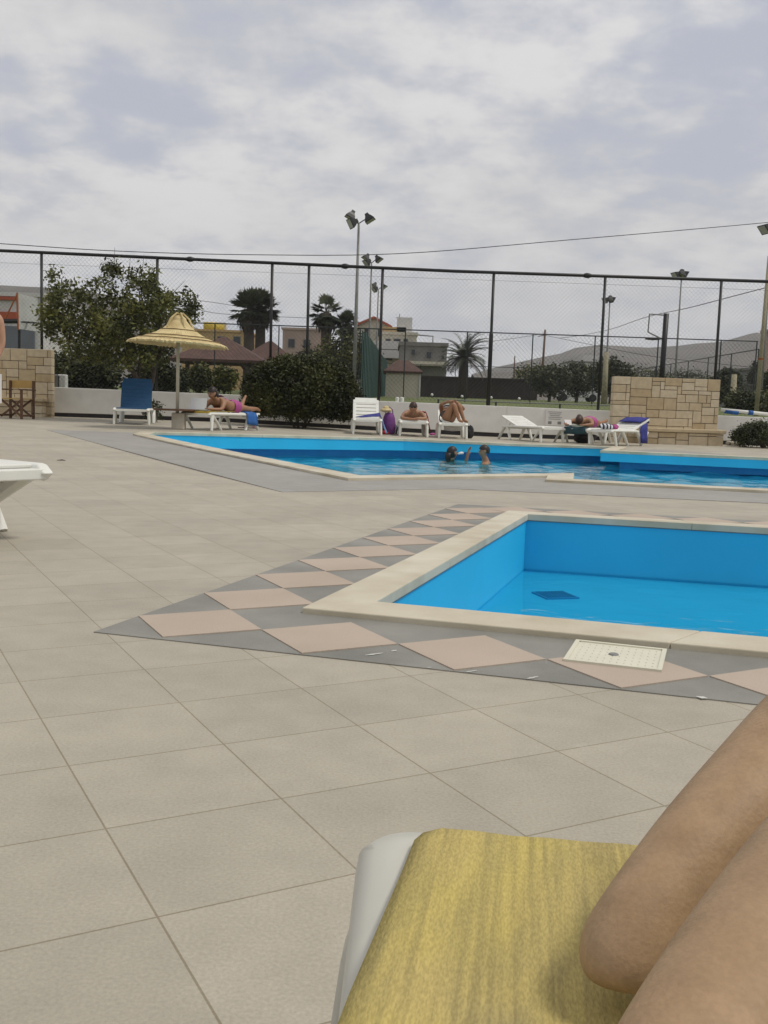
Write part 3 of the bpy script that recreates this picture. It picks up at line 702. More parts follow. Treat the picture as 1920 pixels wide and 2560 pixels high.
cloth('towel', 'yellow and olive towel spread under the laptop on the left lounger', 'towel',
      [[on(LT, -.33, .02, .33), on(LT, 0, .0, .32), on(LT, .33, .02, .33)], [on(LT, -.33, .1, .37), on(LT, 0, .1, .375), on(LT, .33, .1, .37)], [on(LT, -.33, .9, .37), on(LT, 0, .9, .372), on(LT, .33, .9, .37)]], 'yellowtow', 27)
cloth('towel', 'blue towel hanging off the far rail of the laptop lounger', 'towel',
      [[on(LT, .20, 1.28, .38), on(LT, .37, 1.28, .35), on(LT, .40, 1.28, .12)], [on(LT, .20, 1.65, .38), on(LT, .37, 1.65, .35), on(LT, .42, 1.66, .08)]], 'bluetarp', 28)
fl = thing('flip_flops', 'pair of dark purple flip flops on the deck beside the laptop lounger', 'flip flops', foot(609, 1070.5))
for s in (0, 1):
    m = MB(); m.prism([(.13*math.cos(a)+s*.2, .05*math.sin(a)*(1+.25*math.cos(a))+s*.05) for a in [i*math.pi/7 for i in range(14)]], .002, .02); x = m.build('sole', 'sole', fl)
    m = MB(); m.tube([(s*.2-.01, s*.05-.045, .02), (s*.2+.06, s*.05, .05), (s*.2-.01, s*.05+.045, .02)], .008, 6); m.build('strap', 'pinkfab', x)
# laptop
lp = thing('laptop', 'white laptop open on the yellow towel, lid towards the pool', 'laptop', on(LT, .0, .10, .385), LT.rotation_euler.z+R(14))
m = MB(); m.box((0, .13, .0), (.36, .24, .02)); m.build('keyboard_base', 'laptop', lp, bevel=.004)
m = MB(); m.box((0, 0, .125), (.33, .014, .23), rx=R(-12)); m.build('screen_lid', 'laptop', lp, bevel=.004)
# ---- sunbathers
def LJ(o, d): return {k: lframe(o) @ Vector(v) for k, v in d.items()}
def LV(o, v): return (Matrix.Rotation(o.rotation_euler.z, 3, 'Z') @ Vector(v))
# man prone on L2, chin on folded arms at the near end
P = person('tanned man in sunglasses lying face down, chin on folded arms', LJ(L2, dict(pelvis=(.0, 1.02, .45), waist=(0, .80, .46), chest=(0, .56, .50), neck=(0, .36, .57), head=(-.02, .25, .64), shl=(-.19, .46, .50), shr=(.19, .46, .50), ell=(-.27, .20, .40), elr=(.27, .20, .40), wrl=(-.06, .07, .385), wrr=(.05, .10, .40), hipl=(-.10, 1.08, .44), hipr=(.10, 1.08, .44), knl=(-.12, 1.50, .41), knr=(.12, 1.5, .41), anl=(-.12, 1.88, .42), anr=(.12, 1.88, .42), tol=(-.12, 2.0, .38), tor=(.12, 2.0, .38))),
       'tan', headf=LV(L2, (0, -1, -.12)), headup=LV(L2, (0, -.12, 1)), hair='hairbr', hands=[('wrl', LV(L2, (1, .1, -.1)), LV(L2, (0, 1, 0))), ('wrr', LV(L2, (-1, .1, -.1)), LV(L2, (0, 1, 0)))])
hc = on(L2, -.02, .25, .64); g = MB()
for s in (-1, 1): g.ell(hc+LV(L2, (s*.036, -.094, .012)), (.032, .014, .022), 10, 8)
g.tube([hc+LV(L2, (-.09, 0, .02)), hc+LV(L2, (-.07, -.085, .022)), hc+LV(L2, (.07, -.085, .022)), hc+LV(L2, (.09, 0, .02))], .006, 6); g.build('sunglasses', 'black', P, smooth=True)
garment(P, [on(L2, 0, .93, .455), on(L2, 0, 1.05, .455), on(L2, 0, 1.22, .44)], [.165, .19, .185], 'black', 'swim_trunks', .8)
# woman with raised knees on L3
P = person('woman in a dark bikini sitting curled on a lounger, arms round raised knees', LJ(L3, dict(pelvis=(-.13, .52, .45), waist=(-.13, .68, .50), chest=(-.10, .86, .58), neck=(-.03, .99, .66), head=(.03, 1.06, .74), shl=(-.24, .84, .64), shr=(.10, .90, .62), ell=(-.27, .52, .74), elr=(.25, .62, .66), wrl=(-.09, .30, .82), wrr=(.08, .34, .80), hipl=(-.17, .40, .43), hipr=(.0, .48, .43), knl=(.0, .26, .78), knr=(.11, .36, .77), anl=(.14, .24, .40), anr=(.25, .36, .40), tol=(.22, .12, .375), tor=(.33, .24, .375))),
       'tan', headf=LV(L3, (.2, -.7, .6)), headup=LV(L3, (.1, .6, .75)), hair='hairbr', long=.1, hands=[('wrl', LV(L3, (1, .1, .05)), Vector((0, 0, 1))), ('wrr', LV(L3, (-1, .1, 0)), Vector((0, 0, 1)))])
garment(P, [on(L3, -.13, .44, .435), on(L3, -.13, .54, .455), on(L3, -.13, .62, .475)], [.16, .175, .155], 'black', 'bikini_bottom')
garment(P, [on(L3, -.11, .80, .55), on(L3, -.10, .89, .59)], [.17, .17], 'black', 'bikini_top')
# prone sunbather on L5
P = person('sunbather with brown hair lying face down on dark green towel', LJ(L5, dict(pelvis=(.0, .98, .46), waist=(0, .76, .46), chest=(0, .54, .49), neck=(0, .33, .50), head=(.02, .20, .50), shl=(-.2, .46, .49), shr=(.2, .46, .49), ell=(-.33, .28, .44), elr=(.30, .26, .43), wrl=(-.24, .03, .42), wrr=(.22, .04, .42), hipl=(-.10, 1.04, .46), hipr=(.10, 1.04, .46), knl=(-.12, 1.45, .44), knr=(.13, 1.45, .44), anl=(-.14, 1.80, .52), anr=(.15, 1.82, .50), tol=(-.14, 1.95, .58), tor=(.15, 1.97, .54))),
       'tan', headf=LV(L5, (.3, -.35, -.9)), headup=LV(L5, (0, -1, .35)), hair='hairbr', long=.1, hands=[('wrl', LV(L5, (.5, -.7, -.1)), LV(L5, (1, .5, 0))), ('wrr', LV(L5, (-.6, -.5, -.1)), LV(L5, (1, 0, 0)))])
garment(P, [on(L5, 0, .90, .46), on(L5, 0, 1.0, .465), on(L5, 0, 1.1, .46)], [.16, .185, .18], 'pinkfab', 'swim_briefs', .8)
# laptop woman on LT, propped on elbows behind the screen
P = person('woman in pink bikini lying propped on elbows behind a white laptop', LJ(LT, dict(pelvis=(.12, 1.12, .47), waist=(.10, .90, .48), chest=(.10, .68, .55), neck=(.10, .50, .64), head=(.10, .42, .73), shl=(-.09, .60, .56), shr=(.27, .60, .56), ell=(-.14, .48, .41), elr=(.30, .46, .41), wrl=(-.06, .24, .415), wrr=(.20, .24, .415), hipl=(.02, 1.18, .46), hipr=(.22, 1.18, .46), knl=(.0, 1.60, .43), knr=(.22, 1.6, .43), anl=(-.02, 1.78, .62), anr=(.2, 1.95, .44), tol=(-.02, 1.86, .72), tor=(.2, 2.08, .40))),
       'tan', headf=LV(LT, (-.1, -1, -.25)), headup=LV(LT, (0, -.2, 1)), hair='hair', long=.5, hands=[('wrl', LV(LT, (.1, -1, 0)), LV(LT, (1, 0, 0))), ('wrr', LV(LT, (-.1, -1, 0)), LV(LT, (1, 0, 0)))])
garment(P, [on(LT, .12, 1.02, .475), on(LT, .12, 1.12, .475), on(LT, .12, 1.22, .465)], [.16, .185, .18], 'pinkfab', 'bikini_bottom', .8)
garment(P, [on(LT, .10, .66, .555), on(LT, .10, .76, .53)], [.165, .155], 'pinkfab', 'bikini_top', .9)
# swimmers
wz = -.31
sw = G(1208, 1157, wz)
P = person('man with short dark hair standing neck deep in the big pool', {k: sw+Vector(v) for k, v in dict(pelvis=(.05, .05, -.72), waist=(.05, .04, -.48), chest=(.05, .03, -.18), neck=(.04, .0, .08), head=(.0, -.01, .215), shl=(.02, -.2, .0), shr=(.12, .2, .0), ell=(-.12, -.28, -.28), elr=(.1, .34, -.25), wrl=(-.3, -.2, -.35), wrr=(-.05, .36, -.45), hipl=(.05, -.06, -.80), hipr=(.05, .16, -.8), knl=(.0, -.06, -1.0), knr=(.1, .16, -1.0)).items()},
       'tan', headf=Vector((-1, -.35, .0)), headup=Vector((.0, 0, 1)), hair='hair')
sw = G(1128, 1152, wz)
P = person('dark-haired woman swimming in the big pool with one hand raised', {k: sw+Vector(v) for k, v in dict(pelvis=(-.1, .3, -.62), waist=(-.06, .22, -.42), chest=(-.02, .1, -.18), neck=(.0, .02, .04), head=(.02, -.0, .155), shl=(-.16, .0, -.04), shr=(.16, .06, -.05), ell=(-.22, -.16, -.2), elr=(.27, .02, -.06), wrl=(-.05, -.26, -.2), wrr=(.31, .0, .13), hipl=(-.16, .36, -.7), hipr=(-.02, .36, -.7), knl=(-.16, .4, -.95), knr=(0, .4, -.95)).items()},
       'tan', headf=Vector((.9, .5, .05)), headup=Vector((0, 0, 1)), hair='hair', long=.4, hands=[('wrr', Vector((.25, 0, 1)), Vector((-.6, -.7, 0)))])
hc = sw+Vector((.02, 0, .155)); v = MB(); v.tube([hc+Vector((.10, -.09, -.01)), hc+Vector((.17, -.02, .0)), hc+Vector((.19, .06, .0))], [.03, .05, .03], 10, flat=.55)
v.build('sun_visor', 'whitefab', P, smooth=True)
# person standing at the left edge
f0 = foot(-42, 1136)
def Lf(x, y, z): return f0+Vector((x, y, z))
P = person('standing person in white shorts at the left edge, arm hanging down', dict(pelvis=Lf(-.02, 0, .95), waist=Lf(-.02, 0, 1.12), chest=Lf(-.02, .0, 1.36), neck=Lf(-.02, 0, 1.54), head=Lf(-.03, -.02, 1.68), shl=Lf(.185, 0, 1.47), shr=Lf(-.22, 0, 1.47), ell=Lf(.20, .03, 1.18), elr=Lf(-.28, .03, 1.18), wrl=Lf(.14, -.06, .94), wrr=Lf(-.27, -.05, .93), hipl=Lf(.07, 0, .88), hipr=Lf(-.12, 0, .88), knl=Lf(.115, -.01, .48), knr=Lf(-.14, -.01, .48), anl=Lf(.135, .02, .07), anr=Lf(-.14, .02, .07), tol=Lf(.175, -.14, .025), tor=Lf(-.16, -.14, .025)),
       'skin', headf=Vector((-.6, -.8, 0)), headup=Vector((0, 0, 1)), hair='hairbr', hands=[('wrl', Vector((-.1, -.1, -1)), Vector((0, 1, 0))), ('wrr', Vector((0, -.1, -1)), Vector((0, 1, 0)))])
garment(P, [Lf(-.02, 0, 1.0), Lf(-.02, 0, .9), Lf(-.01, 0, .80)], [.17, .2, .2], 'red', 'waistband', .8)
for sx_, nm in ((.085, 0), (-.125, 1)): garment(P, [Lf(sx_, 0, .86), Lf(sx_*1.1, 0, .55)], [.115, .105], 'whitefab', 'shorts_leg')
# ------------------------------------------------------------------ walls
def wall_run(name, label, pts, m):
    root = thing(name, label, 'wall', (0, 0, 0))
    b = MB(); pl = MB(); cp_ = MB()
    for (x0, x1, za, zb) in pts:
        vs = []
        for y in (WALLY, WALLY+.2):
            vs += [(x0, y, dz(x0, WALLY)+.10), (x1, y, dz(x1, WALLY)+.10), (x1, y, zb), (x0, y, za)]
        b.add(vs, [(0, 1, 2, 3), (7, 6, 5, 4), (3, 2, 6, 7), (0, 3, 7, 4), (1, 5, 6, 2), (0, 4, 5, 1)])
        vs = []
        for y in (WALLY+.035, WALLY+.19):
            vs += [(x0, y, -.3), (x1, y, -.3), (x1, y, dz(x1, WALLY)+.10), (x0, y, dz(x0, WALLY)+.10)]
        pl.add(vs, [(0, 1, 2, 3), (7, 6, 5, 4), (0, 3, 7, 4), (1, 5, 6, 2)])
    b.build('wall_face', m, root, bevel=.012); pl.build('plinth', 'plinth', root)
    return root
zt = lambda x: .888-.0096*(x+8.54) if x > -12 else .92
wall_run('garden_wall', 'long low white rendered wall with dark base behind the loungers', [(-8.6, -4, zt(-8.6), zt(-4)), (-4, 0, zt(-4), zt(0)), (0, 3, zt(0), zt(3)), (3, 5.6, zt(3), zt(5.6))], 'wall')
wall_run('garden_wall', 'short white wall continuing right of the tall stone panel', [(8.0, 12, zt(8), zt(12)), (12, 20, zt(12), zt(18))], 'wall')
# sign painted boards on white wall
def stone_panel(label, x0, x1, y0, y1, ztop, zb, ledge_x1, ledge_h, seed):
    root = thing('stone_wall', label, 'wall', ((x0+x1)/2, y0, 0)); cx_ = (x0+x1)/2
    core = MB(); core.box((0, (y1-y0)/2+.01, (ztop+zb)/2-.004), (x1-x0-.02, y1-y0-.02, ztop-zb-.008)); core.build('mortar_core', 'grout', root)
    rnd = random.Random(seed); u = .1; nx = int((x1-x0)/u); nz = int((ztop-zb)/u)+1
    occ = [[False]*nz for _ in range(nx)]; st = MB()
    dxu = (x1-x0)/nx; dzu = (ztop-zb)/nz
    for k in range(nz-1, -1, -1):
        for i in range(nx):
            if occ[i][k]: continue
            w_ = rnd.choice((2, 3, 3, 4, 4, 5)); h_ = rnd.choice((1, 2, 2, 2, 3))
            ww = 0
            while ww < w_ and i+ww < nx and not occ[i+ww][k]: ww += 1
            hh = 1
            while hh < h_ and k-hh >= 0 and all(not occ[i+a][k-hh] for a in range(ww)): hh += 1
            for a in range(ww):
                for b_ in range(hh): occ[i+a][k-b_] = True
            g_ = .006; d_ = rnd.uniform(.012, .022)
            xa = x0+i*dxu-cx_; xb = xa+ww*dxu; zb_ = zb+(k+1)*dzu; za_ = zb_-hh*dzu
            st.box(((xa+xb)/2, (y1-y0)/2, (za_+zb_)/2), (xb-xa-2*g_, (y1-y0)+d_, zb_-za_-2*g_), tone=rnd.random())
    st.build('stone_blocks', 'stone', root, bevel=.008)
    ld = MB(); ld.box(((ledge_x1[0]+ledge_x1[1])/2-cx_, -.16, ledge_h), (ledge_x1[1]-ledge_x1[0], .42, .09)); ld.build('ledge', 'bench', root, bevel=.02)
    bs = MB(); cxl = (ledge_x1[0]+ledge_x1[1])/2; wl = ledge_x1[1]-ledge_x1[0]-.08; x = -wl/2
    zlow = zb
    while x < wl/2-.05:
        w_ = min(rnd.uniform(.3, .5), wl/2-x); zz = zlow
        while zz < ledge_h-.05:
            h_ = min(rnd.uniform(.14, .26), ledge_h-.047-zz)
            if ledge_h-.047-zz-h_ < .06: h_ = ledge_h-.047-zz
            bs.box((x+w_/2+cxl-cx_, -.155, zz+h_/2), (w_-.012, .31, h_-.012), tone=rnd.random()); zz += h_
        x += w_
    bs.build('base_blocks', 'stone', root, bevel=.008)
    return root
pR0, pR1 = at(1535, 940, 23.9), at(1802, 950, 23.9)
stone_panel('tall freestanding sandstone wall panel with ledge at right', pR0.x, pR1.x, 23.9, 24.15, pR0.z-.0, -.25, (pR0.x+.55, pR1.x+.10), .335, 5)
pL = at(119, 872, 23.9)
stone_panel('tall sandstone wall panel with ledge at far left', -12.2, pL.x, 24.2, 24.4, pL.z, -.1, (-12.2, pL.x-.10), .56, 11)
# ------------------------------------------------------------------ straw parasol
ub = G(443, 1073); par = thing('straw_parasol', 'conical straw beach parasol on pale pole beside the laptop lounger', 'parasol', ub)
D_ = ub.y; apex = at(447, 783, D_); rim = at(445, 858, D_); rl = at(325, 848, D_); Rr = 120*D_/F
hA = apex.z-ub.z; hR = rim.z-ub.z
pm = MB(); pm.tube([(0, 0, .1), (0, 0, hA-.1)], [.034, .030], 10); pm.build('pole', 'polewood', par, smooth=True)
def strawmat():
    m = mat('radial straw', (.44, .32, .125), .9, 0, 5, .6, 120, col2=(.62, .49, .23)); return m
tilt = Matrix.Rotation(R(2.2), 4, 'Y')
cn = MB(); n = 128; prof = [(1.0, 0.0), (.82, .10), (.62, .205), (.45, .33), (.31, .48), (.22, .62), (.13, .80)]
vs = []
for r, z in prof:
    for k in range(n):
        q = 2*math.pi*k/n; j = 1+(.010*random.uniform(-1, 1)); zz = z*(hA-hR)+.003*((k % 2)*2-1)+random.uniform(-.003, .003)
        if r == 1.0: zz -= abs(random.gauss(0, .008))
        vs.append(tilt @ Vector((r*Rr*j*math.cos(q), r*Rr*j*math.sin(q), zz)) + Vector((0, 0, hR)))
cn.add(vs, [(i*n+k, i*n+(k+1) % n, (i+1)*n+(k+1) % n, (i+1)*n+k) for i in range(len(prof)-1) for k in range(n)])
can = cn.build('canopy', 'straw', par); sd = can.modifiers.new('thickness', 'SOLIDIFY'); sd.thickness = .035; sd.offset = -1
for r, z in ((.84, .093), (.64, .20), (.36, .42)):
    b = MB(); pts = [tilt @ Vector((r*Rr*1.012*math.cos(q), r*Rr*1.012*math.sin(q), z*(hA-hR)+.010+.002*math.sin(q*7))) + Vector((0, 0, hR)) for q in [2*math.pi*k/60 for k in range(61)]]
    b.tube(pts, .009, 5); b.build('binding_ring', 'strawdk', can)
fb = MB()
for k in range(150):
    q = random.uniform(0, 6.283); r = Rr*random.uniform(.97, 1.0); a = Vector((r*math.cos(q), r*math.sin(q), -.01)); b_ = a+Vector((math.cos(q)*.04, math.sin(q)*.04, -random.uniform(.02, .05)))
    fb.tube([tilt@a+Vector((0, 0, hR)), tilt@b_+Vector((0, 0, hR))], [.008, .003], 4)
fb.build('fringe', 'straw', can)
kn = MB()
kn.lathe([(.19*Rr*.9, .66*(hA-hR)), (.14*Rr, .84*(hA-hR)), (.06*Rr, .93*(hA-hR)), (.0, .95*(hA-hR))], (0, 0, hR), 18, tilt)
for k in range(5):
    q = k*2*math.pi/5+.3; d = Vector((math.cos(q), math.sin(q), 0))
    kn.tube([tilt@(d*.30*Rr+Vector((0, 0, .50*(hA-hR))))+Vector((0, 0, hR)), tilt@(d*.2*Rr+Vector((0, 0, .82*(hA-hR))))+Vector((0, 0, hR)), tilt@(d*.07*Rr+Vector((0, 0, 1.0*(hA-hR))))+Vector((0, 0, hR)), tilt@(d*-.02*Rr+Vector((0, 0, .96*(hA-hR))))+Vector((0, 0, hR))], [.018, .020, .018, .014], 6)
kn.build('straw_knot', 'straw', par)
bs = MB(); bs.box((.03, 0, .16), (.24, .24, .32)); bs.build('base_block', 'stone2', par, bevel=.015)
tt = MB(); tt.lathe([(.0, .36), (.40, .36), (.40, .395), (.0, .395)], (-.06, 0, 0), 28); tt.build('table_ring', 'wood', par)
# ------------------------------------------------------------------ director chair
dcp = foot(40, 1047); ch = thing('folding_chair', 'brown wooden folding chair with canvas seat and back by the left stone wall', 'chair', dcp, R(-12))
w2, d2 = .29, .24
for sx_ in (-1, 1):
    for sy in (-1, 1):
        m = MB(); m.box((sx_*w2, sy*d2, .32 if sy < 0 else .43), (.045, .045, .64 if sy < 0 else .86)); m.build('leg', 'wood', ch)
    m = MB(); m.box((sx_*w2, 0, .655), (.06, .60, .03)); m.build('armrest', 'wood', ch)
    m = MB(); m.box((sx_*w2, 0, .08), (.035, .50, .04)); m.build('side_rail', 'wood', ch)
for sy in (-1, 1):
    m = MB(); m.box((0, sy*d2*.8, .25), (.66, .03, .04), ry=R(36)); m.box((0, sy*d2*.8+.032, .25), (.66, .03, .04), ry=R(-36)); m.build('cross_brace', 'wood', ch)
m = MB(); m.box((0, 0, .45), (.56, .46, .02)); m.build('seat', 'canvas', ch)
m = MB(); m.box((0, d2+.03, .78), (.62, .02, .17)); m.build('backrest', 'canvas', ch)
# ------------------------------------------------------------------ left near white lounger (only its end in view)
LN = lounger('white lounger end jutting in from the left edge, nearest the camera on that side', Vector((-1.756, 4.38, 0)), R(53), back=0, seat_z=.338, legs=((.15, .60, .062), (.62, -.22, .055), (1.2, .2, .05), (1.7, -.25, .05)))
lf = G(142, 1152); m = MB(); m.add([(0, 0, .004), (.05, .012, .012), (.09, 0, .005), (.05, -.014, .010)], [(0, 1, 2, 3)]); o = m.build('fallen_leaf', 'deadleaf', loc=lf); tag(o, 'small dark fallen leaf lying on the beige deck at left', 'leaf')
sd = o.modifiers.new('thickness', 'SOLIDIFY'); sd.thickness = .004
# ------------------------------------------------------------------ foreground lounger with yellow cover
ZS = .32
cA = G(1000, 2090, ZS); cB = G(852, 2560, ZS); cC = G(1576, 2114, ZS)
ax = (cC-G(1105, 2069, ZS)).normalized(); ay = Vector((ax.y, -ax.x, 0))      # ax: across, ay: towards the camera
cor = G(962, 2070, ZS)
root = thing('sun_lounger', 'white plastic lounger under a worn yellow cover, filling the bottom right foreground', 'sun lounger', (cor.x, cor.y, 0), math.atan2(ax.y, ax.x), 'sun loungers set out on the pool deck')
# local frame: x across to the right, y away from the camera (negative = towards camera)
Wd = .64
def rr_profile(yo, x0, x1, r, z, n=7):
    """outline of the rounded far end"""
    pts = [(x0, -2.0), (x0, -.45)]
    for i in range(n+1):
        a = math.pi - i/n*math.pi/2; pts.append((x0+r+r*math.cos(a), yo-r+r*math.sin(a)))
    for i in range(n+1):
        a = math.pi/2 - i/n*math.pi/2; pts.append((x1-r+r*math.cos(a), yo-r+r*math.sin(a)))
    pts.append((x1, -2.0)); return pts
def shell(name, m, layers, parent, thick=0):
    mb = MB(); k = len(layers[0]); vs = [p for l in layers for p in l]
    fs = [(i*k+j, i*k+j+1, (i+1)*k+j+1, (i+1)*k+j) for i in range(len(layers)-1) for j in range(k-1)]
    mb.add(vs, fs); o = mb.build(name, m, parent, smooth=True)
    return o
lay = []
for yo, ins, z in ((-.06, .06, -.004), (-.03, .03, -.0045), (-.012, .012, -.008), (-.003, .003, -.018), (0, 0, -.034), (.002, -.001, -.055), (-.02, .02, -.06)):
    lay.append([(x+(-.115*y if x < .2 and y < -.05 else 0)*(1 if y > -.5 else .3), y+.028, ZS+z) for x, y in rr_profile(yo, -.022+ins, Wd-ins, .040, z)])
shell('frame', 'shadewhite', lay, root)
top = MB(); top.prism([(p[0], p[1]) for p in lay[0]], ZS-.03, ZS-.006); top.build('seat', 'white', root)
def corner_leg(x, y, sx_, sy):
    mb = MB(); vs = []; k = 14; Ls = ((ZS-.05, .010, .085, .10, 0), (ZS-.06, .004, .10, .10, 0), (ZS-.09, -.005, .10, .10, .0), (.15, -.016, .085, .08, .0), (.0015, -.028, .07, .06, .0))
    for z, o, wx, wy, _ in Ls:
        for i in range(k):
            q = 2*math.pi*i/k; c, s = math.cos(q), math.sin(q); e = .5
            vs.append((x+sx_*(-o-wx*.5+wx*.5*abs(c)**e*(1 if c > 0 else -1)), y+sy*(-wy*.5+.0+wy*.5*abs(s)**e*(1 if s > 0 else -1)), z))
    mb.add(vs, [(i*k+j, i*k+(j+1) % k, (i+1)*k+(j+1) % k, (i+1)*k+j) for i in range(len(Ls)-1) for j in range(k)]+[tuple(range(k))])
    return mb.build('leg', 'shadewhite', root, smooth=True)
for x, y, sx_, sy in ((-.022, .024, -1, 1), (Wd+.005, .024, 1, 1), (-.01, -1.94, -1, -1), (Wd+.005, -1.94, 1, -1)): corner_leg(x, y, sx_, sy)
# cover: left edge measured on the photograph plane
covR = root.rotation_euler.z; inv = (Matrix.Translation(root.location) @ Matrix.Rotation(covR, 4, 'Z')).inverted()
lp_ = [inv @ G(px, py, ZS+.004) for px, py in ((1105, 2069), (1062, 2080), (1036, 2104), (1029, 2137), (1008, 2188), (965, 2290), (905, 2430), (846, 2560))]
yc = [p.y for p in lp_]; 
cv = MB(); rowsv = []
ys = [.0, -.012, -.028, -.05, -.09, -.16, -.25, -.36, -.5, -.75, -1.0, -1.4, -1.85]
def leftx(y):
    P = sorted(lp_, key=lambda p: -p.y)
    if y >= P[0].y: return P[0].x
    for a, b in zip(P, P[1:]):
        if a.y >= y >= b.y: return a.x+(b.x-a.x)*(a.y-y)/max(1e-6, a.y-b.y)
    a, b = P[-2], P[-1]; return b.x+(b.x-a.x)*(b.y-y)/(a.y-b.y) if False else b.x-.002
nx = 40
y_top = max(p.y for p in lp_)
rnd = random.Random(3)
for y in [y_top+.006]+[y_top+t for t in ys]:
    lx = leftx(min(y, y_top)); row = []
    for i in range(nx+1):
        f = i/nx; x = lx+(Wd-.02-lx)*f
        zz = ZS+.003+.004*noise.noise(Vector((x*5, y*3, 2)))+.0025*noise.noise(Vector((x*22, y*5, 5)))
        if y > y_top: zz -= .05
        elif y > y_top-.01: zz -= .006
        if i == 0: zz -= .006
        row.append((x, y, zz))
    rowsv.append(row)
vs = [p for r in rowsv for p in r]; k = nx+1
cv.add(vs, [(i*k+j, i*k+j+1, (i+1)*k+j+1, (i+1)*k+j) for i in range(len(rowsv)-1) for j in range(nx)])
def yellowmat():
    m = mat('worn yellow cover', (.41, .28, .075), .8, 0, 3); nt = m.node_tree; N = nt.nodes; L = nt.links; b = N['Principled BSDF']; b.inputs['Specular IOR Level'].default_value = .15
    tc = N.new('ShaderNodeTexCoord')
    def nz(scale, det, st, rot=0, dist=0):
        mp = N.new('ShaderNodeMapping'); mp.inputs['Scale'].default_value = st; mp.inputs['Rotation'].default_value = (0, 0, rot); L.new(tc.outputs['Object'], mp.inputs[0])
        n = N.new('ShaderNodeTexNoise'); n.inputs['Scale'].default_value = scale; n.inputs['Detail'].default_value = det; n.inputs['Distortion'].default_value = dist; L.new(mp.outputs[0], n.inputs['Vector']); return n.outputs['Fac']
    def ramp(v, a, b_, ca, cb):
        r = N.new('ShaderNodeValToRGB'); r.color_ramp.elements[0].position = a; r.color_ramp.elements[1].position = b_; r.color_ramp.elements[0].color = (*ca, 1); r.color_ramp.elements[1].color = (*cb, 1); L.new(v, r.inputs[0]); return r.outputs[0]
    def mulc(a, b_):
        n = N.new('ShaderNodeMix'); n.data_type = 'RGBA'; n.blend_type = 'MULTIPLY'; n.inputs['Factor'].default_value = 1; L.new(a, n.inputs['A']); L.new(b_, n.inputs['B']); return n.outputs['Result']
    base = ramp(nz(5, 4, (1, .7, 1)), .35, .65, (.43, .345, .145), (.49, .40, .12))
    streak = ramp(nz(150, 5, (1, .03, 1), -.16, .3), .36, .60, (.80, .80, .83), (1.05, 1.04, 1.0))
    patch = ramp(nz(12, 6, (1, .30, 1), -.1, .9), .34, .54, (.82, .84, .93), (1.03, 1.03, 1))
    weave = ramp(nz(650, 1, (1, .3, 1)), .35, .65, (.87, .87, .85), (1.1, 1.1, 1.08))
    c = mulc(mulc(mulc(base, streak), patch), weave); L.new(c, b.inputs['Base Color'])
    bp = N.new('ShaderNodeBump'); bp.inputs['Strength'].default_value = .35; bp.inputs['Distance'].default_value = .002; L.new(nz(420, 2, (1, .35, 1)), bp.inputs['Height']); L.new(bp.outputs[0], b.inputs['Normal'])
    return m
MT['yellow'] = yellowmat()
co = cv.build('yellow_cover', 'yellow', smooth=True); co.matrix_world = inv.inverted(); tag(co, 'worn streaky yellow fabric cover lying over the near white lounger', 'cover')
sd = co.modifiers.new('thickness', 'SOLIDIFY'); sd.thickness = .006; sd.offset = -1
# ------------------------------------------------------------------ foreground person (mostly outside the frame on the right)
def near(px, py, D): return at(px, py, D)
tipp = near(1575, 2345, .555)
N_ = {}; E_ = []
def chain(prefix, pts):
    prev = None
    for i, (p, r) in enumerate(pts):
        k = f'{prefix}{i}'; N_[k] = (Vector(p), r)
        if prev: E_.append((prev, k))
        prev = k
    return prev
a = chain('limb', [(near(1560, 2486, .550), .020), (near(1562, 2432, .555), .030), (near(1572, 2365, .562), .0325), (near(1624, 2272, .575), .0285), (near(1722, 2162, .60), .034), (near(1830, 2065, .63), .041), (near(1940, 1955, .67), .046), (near(2060, 1825, .71), .050), (near(2350, 1640, .76), .056)])
b_ = chain('front', [(near(1600, 2940, .30), .030), (near(1745, 2680, .34), .034), (near(1905, 2445, .39), .039), (near(2120, 2170, .45), .044), (near(2400, 1940, .55), .050)])
N_['pelvis'] = (Vector((.66, .06, .46)), .13); N_['waist'] = (Vector((.67, -.16, .50)), .115); N_['chest'] = (Vector((.67, -.42, .58)), .135); N_['neck'] = (Vector((.67, -.63, .67)), .055)
N_['knee'] = (near(2450, 1560, .74), .062); N_['thigh'] = (Vector((.66, .40, .58)), .075)
E_ += [('pelvis', 'waist'), ('waist', 'chest'), ('chest', 'neck'), (a, 'thigh'), ('thigh', 'pelvis'), (b_, 'thigh2'), ('thigh2', 'pelvis')]
N_['thigh2'] = (Vector((.60, .30, .52)), .07); del N_['knee']
for s, k in ((-1, 'l'), (1, 'r')):
    N_['sh'+k] = (Vector((.67+s*.18, -.53, .62)), .06); N_['el'+k] = (Vector((.67+s*.27, -.33, .46)), .042); N_['wr'+k] = (Vector((.67+s*.24, -.08, .42)), .028); E_ += [('chest', 'sh'+k), ('sh'+k, 'el'+k), ('el'+k, 'wr'+k)]
    hand(N_, E_, 'wr'+k, N_['wr'+k][0], Vector((0, 1, -.1)), Vector((1, 0, 0)), None)
addhead(N_, E_, Vector((.67, -.74, .78)), Vector((0, .75, .65)), Vector((0, -.65, .75)))
fp = skin_mesh(N_, E_, 'person', 'skin_near', sub=3)
for v in fp.data.vertices:                       # ankle bone and heel pad
    for c, d, a, r in ((near(1536, 2205, .56), near(1400, 2180, .56), .008, .014), (near(1540, 2285, .56), near(1700, 2330, .56), .003, .016)):
        q = (v.co-c).length
        if q < r*2.5: v.co += (d-c).normalized()*a*math.exp(-(q/r)**2)
tag(fp, 'tanned person mostly out of frame at right, bare limb ending rounded on the yellow cover', 'person')
